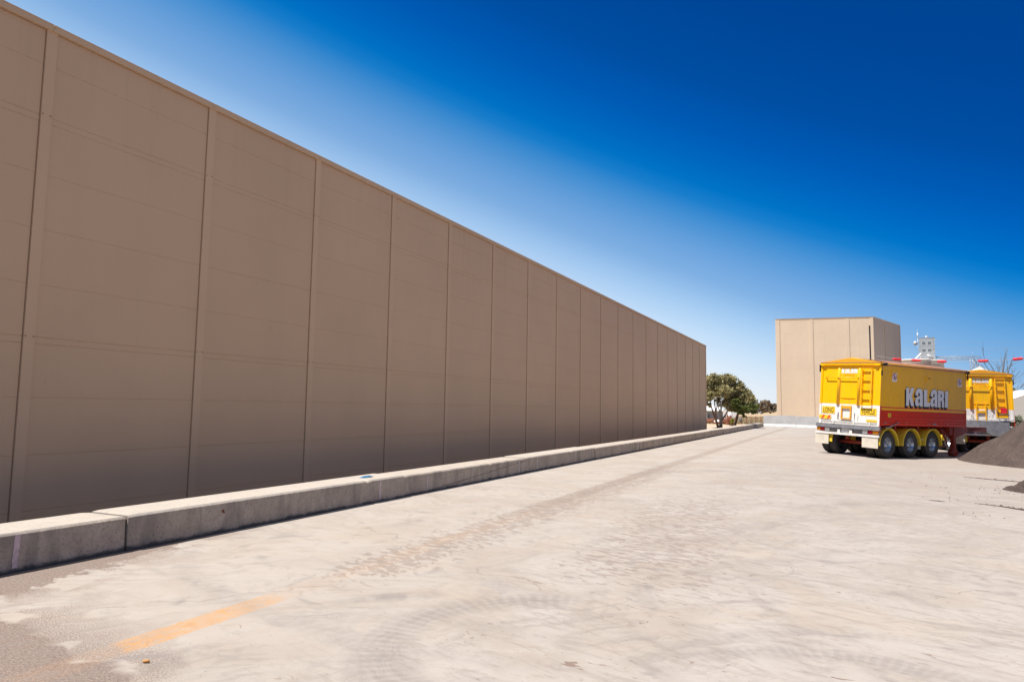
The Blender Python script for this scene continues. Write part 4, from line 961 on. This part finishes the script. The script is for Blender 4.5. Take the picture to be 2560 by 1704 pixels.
an = MB().tube([tuple(d*-.35)[:2]+(zt-6,), tuple(d*-.35)[:2]+(zt+.2,)], .06, 6).tube([tuple(d*-.35)[:2]+(zt+.2,), tuple(d*-.35)[:2]+(zt+2.0,)], .16, 8).tube([tuple(d*-.35)[:2]+(zt+2,), tuple(d*-.35)[:2]+(zt+3.2,)], .03, 5); an.build('antenna_mast', M['galv_white'], t)
di = MB().lathe([(.01, 0), (.5, .12), (.8, .35)], ((d*-1.1).x, (d*-1.1).y-.5, zt-1.9), 'y', 16); di.build('dish_antenna', M['galv'], t)
MB().lathe([(.15, 0), (.4, .25), (.4, .6), (.1, .75)], ((d*wd*.5).x, (d*wd*.5).y+1, zt+.1), 'z', 12).build('roof_vent', M['galv_white'], t)
MB().tube([(d*wd)+Vector((0, 0, zt-.6)), (d*(wd+1.0))+Vector((0, 0, zt-.6))], .05, 5).build('side_bracket', M['galv'], t)
# conveyor truss
t = thing('conveyor_bridge', 'long horizontal lattice conveyor bridge running from tower to stair tower', 'conveyor')
a0, a1 = unproj(2338, 892, 262), unproj(2449, 891, 255); b0, b1 = unproj(2338, 898, 262), unproj(2449, 897.5, 255)
tr_ = MB(); off = Vector((-.5, 1.6, 0))
for q in (Vector(), off): tr_.tube([a0+q, a1+q], .075, 5).tube([b0+q, b1+q], .085, 5)
for k in range(17):
    s_ = k/16; tr_.tube([a0.lerp(a1, s_), b0.lerp(b1, s_)], .045, 4)
    if k < 16: tr_.tube([(a0 if k % 2 else b0).lerp(a1 if k % 2 else b1, s_), (b0 if k % 2 else a0).lerp(b1 if k % 2 else a1, (k+1)/16)], .05, 4)
tr_.build('truss', M['galv'], t)
hr = MB().tube([a0+Vector((0, 0, .35)), a1+Vector((0, 0, .35))], .025, 4); hr.build('guard_rail', M['galv'], t)
t = thing('stair_tower', 'steel lattice stair tower under the end of the conveyor bridge', 'tower', (0, 0, 0))
st = MB()
for u in (2425, 2432, 2436, 2441): st.tube([unproj(u, 897, 256), unproj(u+.5, 930, 256), unproj(u+1, 1028, 256)], .09, 4)
for k, v in enumerate((903, 909, 917, 921, 928)): st.tube([unproj(2424, v, 256), unproj(2443, v-.5, 256)], .05, 4)
for v0, v1, u0, u1 in ((900, 912, 2426, 2434), (912, 900, 2434, 2441), (912, 922, 2425, 2440), (924, 912, 2426, 2437), (922, 930, 2436, 2424)): st.tube([unproj(u0, v0, 256), unproj(u1, v1, 256)], .06, 4)
st.tube([unproj(2436, 899, 256), unproj(2441, 905, 256), unproj(2447, 913, 256), unproj(2447, 918, 256)], .16, 6)
st.tube([unproj(2431, 880, 256), unproj(2432, 898, 256)], .03, 4)
st.build('lattice', M['galv'], t)
for u in (2447, 2452, 2458): pass
cb = unproj(2449, 916, 254); t = thing('cone_roof_bin', 'steel grain bin with a cone roof, only its peak showing above the far trailer', 'grain bin', (cb.x, cb.y, 0))
MB().lathe([(5.6, -.3), (5.6, cb.z-3.4), (5.8, cb.z-3.4), (.6, cb.z-.2), (.6, cb.z+.1), (.01, cb.z+.2)], (0, 0, 0), 'z', 28, smooth=False).build('bin_wall', M['galv_white'], t)
cl = MB()
for a in (-2.4, -2.0, -1.2, -.8):
    cl.tube([(5.8*math.cos(a), 5.8*math.sin(a), cb.z-3.3), (.6*math.cos(a), .6*math.sin(a), cb.z-.1)], .06, 4)
for dx in (-.7, .7): cl.tube([(dx, -.7, cb.z-.5), (dx, -.7, cb.z+1.3)], .04, 4)
cl.tube([(-.7, -.7, cb.z+1.3), (.7, -.7, cb.z+1.3)], .04, 4); cl.build('roof_ribs', M['galv'], t)
# power lines
for i, (v0, v1, lab) in enumerate(((855, 852, 'upper faint power line crossing the sky above the conveyor'), (869, 865, 'middle faint power line crossing the sky above the conveyor'), (871.5, 869, 'lowest faint power line crossing the sky above the conveyor'))):
    pts = [unproj(2250+j*60, v0+(v1-v0)*j/8+2.5*(1-(j/4-1)**2), 180) for j in range(9)]
    tag(MB().tube(pts, .018, 4).build('power_line', M['wire']), lab, 'power line', 'power lines over the far right')

# ---------------------------------------------------------------- vegetation
def crown(parent, clumps, n, leaf, mat, seed, name='crown'):
    rg = random.Random(seed); mb = MB(); tot = sum(c[3]*c[4]*c[5] for c in clumps) ** 1.0
    for (cx, cy, cz, rx, ry, rz) in clumps:
        k = int(n*(rx*ry*rz)**.8/sum((c[3]*c[4]*c[5])**.8 for c in clumps))
        subs = []
        for _ in range(max(6, k//70)):
            v = Vector((rg.gauss(0, 1), rg.gauss(0, 1), rg.gauss(0, 1))).normalized()*rg.uniform(.45, .95); subs.append(v)
        for _ in range(k):
            s_ = rg.choice(subs); v = s_+Vector((rg.gauss(0, .17), rg.gauss(0, .17), rg.gauss(0, .15)))
            p = Vector((cx+v.x*rx, cy+v.y*ry, cz+v.z*rz))
            a = Vector((rg.gauss(0, 1), rg.gauss(0, 1), rg.gauss(0, .8))).normalized(); b = a.cross(Vector((rg.gauss(0, 1), rg.gauss(0, 1), rg.gauss(0, 1)))).normalized()
            l = leaf*rg.uniform(.6, 1.4); ww = l*.42
            mb.add([p-a*l, p+b*ww, p+a*l, p-b*ww], [(0, 1, 2, 3)])
    return mb.build(name, mat, parent)
def px(u, v, t_): return unproj(u, v, t_)
def clump(u, v, t_, ru, rv, dt=0.0, depth=1.0):
    c = px(u, v, t_+dt); k = t_/1779; return (c.x, c.y, c.z, ru*k, ru*k*depth, rv*k)
T = 66
base = px(1800, 1068, T)
t = thing('gum_tree', 'bushy olive gum tree with several bare stems past the warehouse corner', 'tree', (0, 0, 0))
tb_ = MB()
def tp(u, v, dt=0): return px(u, v, T+dt)
for pts, r0, r1 in ((((1796, 1070), (1790, 1050), (1784, 1035), (1778, 1015), (1772, 985)), .24, .07), (((1790, 1050), (1789, 1030), (1786, 1005), (1785, 975)), .16, .06), (((1788, 1040), (1793, 1012), (1797, 990)), .13, .05)):
    tb_.tube([tp(*p_, .3*i) for i, p_ in enumerate(pts)], [.5*(r0+(r1-r0)*i/(len(pts)-1)) for i in range(len(pts))], 8)
tb_.build('trunk', M['bark_brown'], t)
tb_ = MB()
for pts, r0, r1 in ((((1802, 1070), (1802, 1052), (1801, 1035), (1803, 1015), (1806, 985)), .34, .08), (((1804, 1049), (1812, 1040), (1819, 1026), (1823, 1005)), .2, .07), (((1801, 1045), (1798, 1025), (1794, 1008)), .15, .06), (((1806, 1046), (1813, 1036), (1818, 1033)), .12, .05)):
    tb_.tube([tp(*p_, -.3*i) for i, p_ in enumerate(pts)], [.5*(r0+(r1-r0)*i/(len(pts)-1)) for i in range(len(pts))], 8)
tb_.build('trunk', M['bark_grey'], t)
cl = [clump(1768, 960, T, 22, 22), clump(1795, 950, T, 24, 17), clump(1820, 948, T, 18, 14), clump(1785, 975, T, 28, 18, .5), clump(1812, 975, T, 22, 18, -.6), clump(1843, 968, T, 17, 17),
      clump(1855, 985, T, 20, 18), clump(1830, 992, T, 20, 14, 1), clump(1874, 1000, T, 15, 15, -.5), clump(1772, 990, T, 14, 14, -1), clump(1862, 1010, T, 20, 12), clump(1882, 993, T, 8, 9),
      clump(1815, 1010, T, 18, 11), clump(1832, 1018, T, 16, 10, .5), clump(1770, 1008, T, 8, 10), clump(1795, 1000, T, 9, 8, 1)]
crown(t, cl, 42000, .09, M['leaf'], 4)
cl = [clump(1883, 1020, T-1, 13, 13), clump(1868, 1022, T-1, 14, 10), clump(1855, 1033, T-1, 9, 8), clump(1846, 1022, T-1, 12, 9), clump(1838, 1005, T-1, 12, 9, -.5), clump(1862, 1040, T-1, 5, 4)]
crown(t, cl, 10000, .08, M['leaf_dark'], 9, 'low_branches')
T2_ = 68
t = thing('leaning_tree', 'slim brown trunk leaning right under the gum tree crown', 'tree', (0, 0, 0))
MB().tube([px(1836, 1063, T2_), px(1840, 1050, T2_), px(1845, 1033, T2_), px(1848, 1015, T2_), px(1850, 1000, T2_)], [.16, .14, .11, .09, .05], 8).build('trunk', M['bark_brown'], t)
crown(t, [clump(1850, 1012, T2_, 8, 10), clump(1856, 1024, T2_, 8, 6)], 900, .08, M['leaf_yellow'], 5)
t = thing('shrub', 'yellow green shrub at the foot of the leaning trunk', 'shrub', (0, 0, 0))
crown(t, [clump(1834, 1052, T2_+1, 8, 8), clump(1829, 1056, T2_+1, 5, 6), clump(1840, 1048, T2_+1, 4, 5)], 1600, .07, M['leaf_yellow'], 6)
MB().tube([px(1829, 1064, T2_+1), px(1830, 1056, T2_+1)], [.22, .1], 7).build('stump', M['bark_brown'], t)
t = thing('tree_stump', 'short broken grey trunk standing on the dry ground by the fence', 'tree stump', (0, 0, 0))
MB().tube([px(1853, 1055, 84), px(1852, 1048, 84), px(1849, 1042, 84)], [.16, .17, .09], 7).tube([px(1854, 1056, 84), px(1852, 1047, 84)], [.1, .06], 6).build('trunk', M['bark_grey'], t)
def ftree(name, label, cat, cls, n, leaf, mat, seed, tr, T_):
    t = thing(name, label, cat, (0, 0, 0)); crown(t, [clump(*c) for c in cls], n, leaf, mat, seed)
    u, v0, v1 = tr; MB().tube([px(u, v0, T_), px(u+1, (v0+v1)/2, T_), px(u, v1, T_)], [.35, .25, .15], 7).build('trunk', M['bark'], t)
ftree('far_tree', 'brownish tree far away between the gum tree and the tan shed', 'tree', [(1903, 1014, 210, 10, 9), (1911, 1006, 210, 9, 7), (1912, 1020, 210, 12, 8), (1900, 1022, 210, 9, 6)], 2600, .32, M['leaf_brown'], 11, (1906, 1033, 1015), 210)
ftree('far_tree', 'domed brown tree far away directly left of the tan shed', 'tree', [(1922, 1014, 225, 10, 9), (1915, 1005, 225, 9, 6), (1932, 1020, 225, 12, 9), (1920, 1025, 225, 14, 6), (1940, 1015, 225, 8, 7)], 3400, .32, M['leaf_brown'], 12, (1926, 1033, 1015), 225)
ftree('far_tree', 'thin narrow far treetop standing above the brown trees', 'tree', [(1892.5, 1002, 200, 2.2, 4), (1891, 1008, 200, 3, 4)], 300, .2, M['leaf_grey'], 13, (1892, 1033, 1004), 200)
ftree('far_tree', 'grey green tree behind the far trailer, left of the pair', 'tree', [(2537, 983, 130, 9, 10), (2534, 975, 130, 8, 7), (2528, 990, 130, 8, 9), (2542, 990, 130, 8, 7)], 3000, .17, M['leaf_grey'], 14, (2536, 1028, 985), 130)
ftree('far_tree', 'grey green tree cut by the right edge, above the cream roof', 'tree', [(2556, 984, 138, 10, 8), (2562, 979, 138, 10, 7), (2570, 986, 138, 12, 10)], 3000, .17, M['leaf_grey'], 15, (2560, 1028, 985), 138)
t = thing('low_shrub', 'grey green shrub between the far trailer and the stockpile', 'shrub', (0, 0, 0))
crown(t, [clump(2534, 1050, 62, 14, 9), clump(2545, 1046, 62, 9, 9), clump(2527, 1058, 62, 8, 7), clump(2538, 1060, 62, 14, 6)], 4200, .10, M['leaf_grey'], 16)
MB().tube([px(2536, 1078, 62), px(2536, 1052, 62)], [.08, .04], 6).build('stem', M['bark'], t)
# dead tree behind the far trailer
t = thing('dead_tree', 'leafless dead tree with bare upright branches behind the far trailer', 'tree', (0, 0, 0))
db = MB(); rg = random.Random(21)
def branch(p, dir_, ln, r, lv):
    pts = [p]; d_ = dir_.copy()
    for k in range(4):
        d_ = (d_+Vector((rg.gauss(0, .08), rg.gauss(0, .08), rg.gauss(0, .04)))).normalized(); pts.append(pts[-1]+d_*ln/4)
    db.tube(pts, [r*(1-.7*k/4) for k in range(5)], 5, cap=False)
    if lv > 0:
        for _ in range(3):
            q = pts[rg.choice((1, 2, 3))]; nd = (d_+Vector((rg.gauss(0, .45), rg.gauss(0, .45), rg.uniform(-.1, .3)))).normalized(); branch(q, nd, ln*rg.uniform(.4, .65), r*.5, lv-1)
tb0 = px(2508, 1038, 60)
xr = (CAMR @ Vector((1, 0, 0))).normalized()
db.tube([tb0, px(2506, 1000, 60), px(2500, 960, 60)], [.28, .22, .15], 8)
for u0, v0, u1, v1, r in ((2500, 965, 2519, 880, .06), (2500, 960, 2485, 895, .05), (2503, 975, 2535, 895, .05), (2505, 985, 2552, 925, .05), (2500, 970, 2460, 885, .045), (2505, 990, 2560, 960, .045), (2500, 965, 2508, 890, .04), (2498, 975, 2470, 925, .04)):
    a = px(u0, v0, 60); b = px(u1, v1, 60+rg.uniform(-1, 1)); branch(a, (b-a).normalized(), (b-a).length, r, 2)
db.build('trunk', M['bark_grey'], t)

# ---------------------------------------------------------------- sheds and clutter at the far left
def pbox(u0, v0, u1, v1, t0, depth, mat, name, parent, squash=None):
    a = px(u0, v1, t0); b = px(u1, v1, t0); zt = px(u0, v0, t0).z; zt2 = px(u1, v0, t0).z if squash is None else squash
    bkv = Vector((-(b-a).y, (b-a).x, 0)).normalized()*depth
    zb = min(a.z, b.z, 0)
    return MB().hexa([(a.x, a.y, zb), (b.x, b.y, zb), (b.x+bkv.x, b.y+bkv.y, zb), (a.x+bkv.x, a.y+bkv.y, zb)], [(a.x, a.y, zt), (b.x, b.y, zt2), (b.x+bkv.x, b.y+bkv.y, zt2), (a.x+bkv.x, a.y+bkv.y, zt)]).build(name, mat, parent)
t = thing('shed', 'grey corrugated shed with a white sloping roof behind the gum tree', 'shed', (0, 0, 0))
W0 = 104
pbox(1740, 1027, 1808, 1056, W0, 6, M['shed_wall'], 'wall', t)
r0, r1, r2, r3 = px(1736, 1000, W0+3), px(1805, 1026, W0-.4), px(1809, 1028, W0-.4), px(1740, 1028, W0-.4)
rr = MB().add([px(1738, 1026.5, W0-.5), px(1809, 1028.5, W0-.5), px(1800, 1020, W0+3), px(1738, 1005, W0+3), px(1738, 1025.5, W0-.5)+Vector((0, 0, .1)), px(1809, 1027.5, W0-.5)+Vector((0, 0, .1)), px(1800, 1019, W0+3)+Vector((0, 0, .1)), px(1738, 1004, W0+3)+Vector((0, 0, .1))], [(0, 3, 2, 1), (4, 5, 6, 7), (0, 1, 5, 4), (1, 2, 6, 5), (2, 3, 7, 6), (3, 0, 4, 7)])
rr.build('roof', M['shed_white'], t)
pbox(1770.5, 1036, 1773.5, 1046, W0-.06, .05, M['glass_grey'], 'door', t)
pbox(1765, 1031, 1767.5, 1060, W0-1.5, .2, M['shed_white'], 'downpipe', t)
t = thing('white_shed', 'small white shed with a red window beside the grey shed', 'shed', (0, 0, 0))
pbox(1809, 1024, 1819, 1046, 118, 5, M['shed_white'], 'wall', t); pbox(1814, 1026, 1816.5, 1032, 117.9, .08, M['car_red'], 'window', t)
pbox(1808, 1022.5, 1820, 1024.2, 117.8, 5.4, M['shed_white'], 'roof', t)
t = thing('water_tank', 'pale blue grey tank right of the white shed', 'tank', (0, 0, 0))
a = px(1825, 1045, 122); MB().lathe([(.42, a.z-.4), (.42, px(1825, 1033, 122).z), (.3, px(1825, 1031, 122).z), (.01, px(1825, 1030.5, 122).z)], (a.x, a.y, 0), 'z', 20).build('tank_wall', M['car_paint'], t)
t = thing('green_shed', 'small green shed seen under the gum tree crown', 'shed', (0, 0, 0))
pbox(1831, 1031, 1837, 1039, 140, 3, M['green_paint'], 'wall', t); pbox(1830.5, 1029.5, 1845, 1030.6, 139.8, 3.4, M['shed_white'], 'roof', t)
def car(u, v, t0, ln, mat, label, yaw):
    p = px(u, v, t0); t = thing('parked_car', label, 'car', (p.x, p.y, -0.03), 'cars parked far beyond the field')
    t.rotation_euler = (0, 0, yaw)
    h = ln/2
    b = MB()
    sect = [(-h, .35, .85), (-h*.75, .3, .95), (-h*.45, .3, 1.0), (-h*.2, .3, 1.42), (h*.45, .3, 1.45), (h*.75, .3, 1.0), (h, .35, .9)]
    for (x, z0, z1) in sect: b.v += [(x, -.85, z0), (x, .85, z0), (x, .70 if z1 > 1.1 else .83, z1), (x, -.70 if z1 > 1.1 else -.83, z1)]
    for i in range(len(sect)-1):
        for q in range(4): a_ = i*4+q; c_ = i*4+(q+1) % 4; b.f.append([a_, c_, c_+4, a_+4]); b.mi.append(0); b.sm.append(False)
    b.f.append([0, 1, 2, 3]); b.mi.append(0); b.sm.append(False); k = (len(sect)-1)*4; b.f.append([k, k+3, k+2, k+1]); b.mi.append(0); b.sm.append(False)
    b.build('body', mat, t)
    [MB().box((-h*.12, a_, 1.02), (h*.42, b_, 1.34)).build('window', M['glass_grey'], t) for a_, b_ in ((-.86, -.74), (.74, .86))]
    for x in (-h*.62, h*.62):
        for y in (-.8, .8): MB().lathe([(.01, -.1), (.33, -.1), (.33, .1), (.01, .1)], (x, y, .33), 'y', 14).build('wheel', M['rubber'], t)
car(1841, 1031.4, 330, 4.4, M['car_paint'], 'silver car parked under the gum tree, leftmost of the far cars', .3)
car(1876, 1031.5, 345, 4.6, M['shed_white'], 'white car parked in the open past the field', 0.1)
car(1886, 1031.8, 325, 3.6, M['car_red'], 'red car parked between the white and the grey car', 1.2)
car(1895, 1031.5, 335, 4.4, M['shed_wall'], 'grey car parked rightmost, below the brown trees', .2)
# scrap, fence
rg = random.Random(31)
t = thing('scrap_heap', 'rusty scrap metal lying beside the grey shed', 'scrap', (0, 0, 0))
sc = MB()
for i in range(70):
    c = px(rg.uniform(1764, 1824), rg.uniform(1052, 1058), rg.uniform(84, 96)); c.z = rg.uniform(0, .35)
    a = rg.uniform(0, 3.14); l = rg.uniform(.3, 1.1); v = Vector((math.cos(a), math.sin(a), rg.uniform(-.2, .3)))*l
    sc.tube([c-v, c+v], rg.uniform(.03, .1), 5)
sc.build('scrap', M['rust'], t)
t = thing('rusty_machine', 'upright orange and rust coloured machine beside the shrub', 'machine', (0, 0, 0))
mm = MB()
for i in range(16):
    a = px(1822+rg.gauss(0, 3), 1056, 80); a.z = 0; mm.tube([a, a+Vector((rg.gauss(0, .25), rg.gauss(0, .25), rg.uniform(.5, 1.1)))], .05, 5)
p_ = px(1823, 1047, 80); mm.box((p_.x-.22, p_.y-.2, .55), (p_.x+.25, p_.y+.2, .95)); p_ = px(1819, 1053, 80); mm.box((p_.x-.2, p_.y-.2, 0), (p_.x+.15, p_.y+.2, .6))
mm.build('frame', M['rust'], t)
t = thing('tipped_sink', 'white rounded tub lying between the gum tree stems', 'tub', (0, 0, 0))
p_ = px(1795, 1054, 85); MB().lathe([(.01, -.0), (.42, .05), (.5, .3), (.3, .42), (.01, .45)], (p_.x, p_.y, 0), 'z', 16).build('tub', M['shed_white'], t)
t = thing('wire_fence', 'low wire fence with thin posts crossing the dry field', 'fence', (0, 0, 0))
f0, f1 = px(1815, 1056, 84), px(1915, 1052, 84)
for k in range(9):
    p_ = f0.lerp(f1, k/8); MB().tube([(p_.x, p_.y, -.1), (p_.x+rg.gauss(0, .04), p_.y, 1.0)], .035, 5).build('post', M['rust'], t)
wr = MB()
for z in (.3, .6, .9): wr.tube([(f0.x, f0.y, z), (f1.x, f1.y, z)], .009, 4)
wr.build('wire', M['wire'], t)
# dry grass tufts in the field
gr = MB(); rg = random.Random(41)
for i in range(9000):
    p_ = px(rg.uniform(1760, 1930), 1040, rg.uniform(86, 170) if i % 3 else rg.uniform(86, 105)); h_ = rg.uniform(.1, .38); a = rg.uniform(0, 6.28)
    dx_, dy_ = math.cos(a)*.06, math.sin(a)*.06; lx_, ly_ = rg.gauss(0, .1), rg.gauss(0, .1)
    gr.add([(p_.x-dx_, p_.y-dy_, -.03), (p_.x+dx_, p_.y+dy_, -.03), (p_.x+lx_, p_.y+ly_, h_)], [(0, 1, 2)])
M['dry_grass'] = plain('dry_grass', (0.38, 0.29, 0.16), 0.9, var=.4, scale=.3)
tag(gr.build('dry_grass', M['dry_grass']), 'straw coloured dry grass on the field', 'grass', kind='stuff')
# cream building at the right edge
t = thing('cream_hall', 'cream gabled building cut off by the right edge, behind the far trailer', 'building', (0, 0, 0))
e0, e1 = px(2470, 1042, 80), px(2700, 1044, 80); bkv = Vector((-(e1-e0).y, (e1-e0).x, 0)).normalized()*9
zl, zr, zm = px(2470, 1018, 80).z, px(2700, 1030, 80).z, px(2605, 974, 80).z; mid = e0.lerp(e1, .59)
MB().add([(e0.x, e0.y, -.2), (e1.x, e1.y, -.2), (e1.x, e1.y, zr), (mid.x, mid.y, zm), (e0.x, e0.y, zl)]+[(e0.x+bkv.x, e0.y+bkv.y, -.2), (e1.x+bkv.x, e1.y+bkv.y, -.2), (e1.x+bkv.x, e1.y+bkv.y, zr), (mid.x+bkv.x, mid.y+bkv.y, zm), (e0.x+bkv.x, e0.y+bkv.y, zl)],
   [(0, 1, 2, 3, 4), (9, 8, 7, 6, 5), (0, 4, 9, 5), (1, 6, 7, 2)]).build('wall', M['cream_sheet'], t)
MB().add([(e0.x, e0.y, zl+.03), (mid.x, mid.y, zm+.03), (e1.x, e1.y, zr+.03), (e0.x+bkv.x, e0.y+bkv.y, zl+.03), (mid.x+bkv.x, mid.y+bkv.y, zm+.03), (e1.x+bkv.x, e1.y+bkv.y, zr+.03)], [(0, 1, 4, 3), (1, 2, 5, 4)]).build('roof', M['cream_sheet'], t)
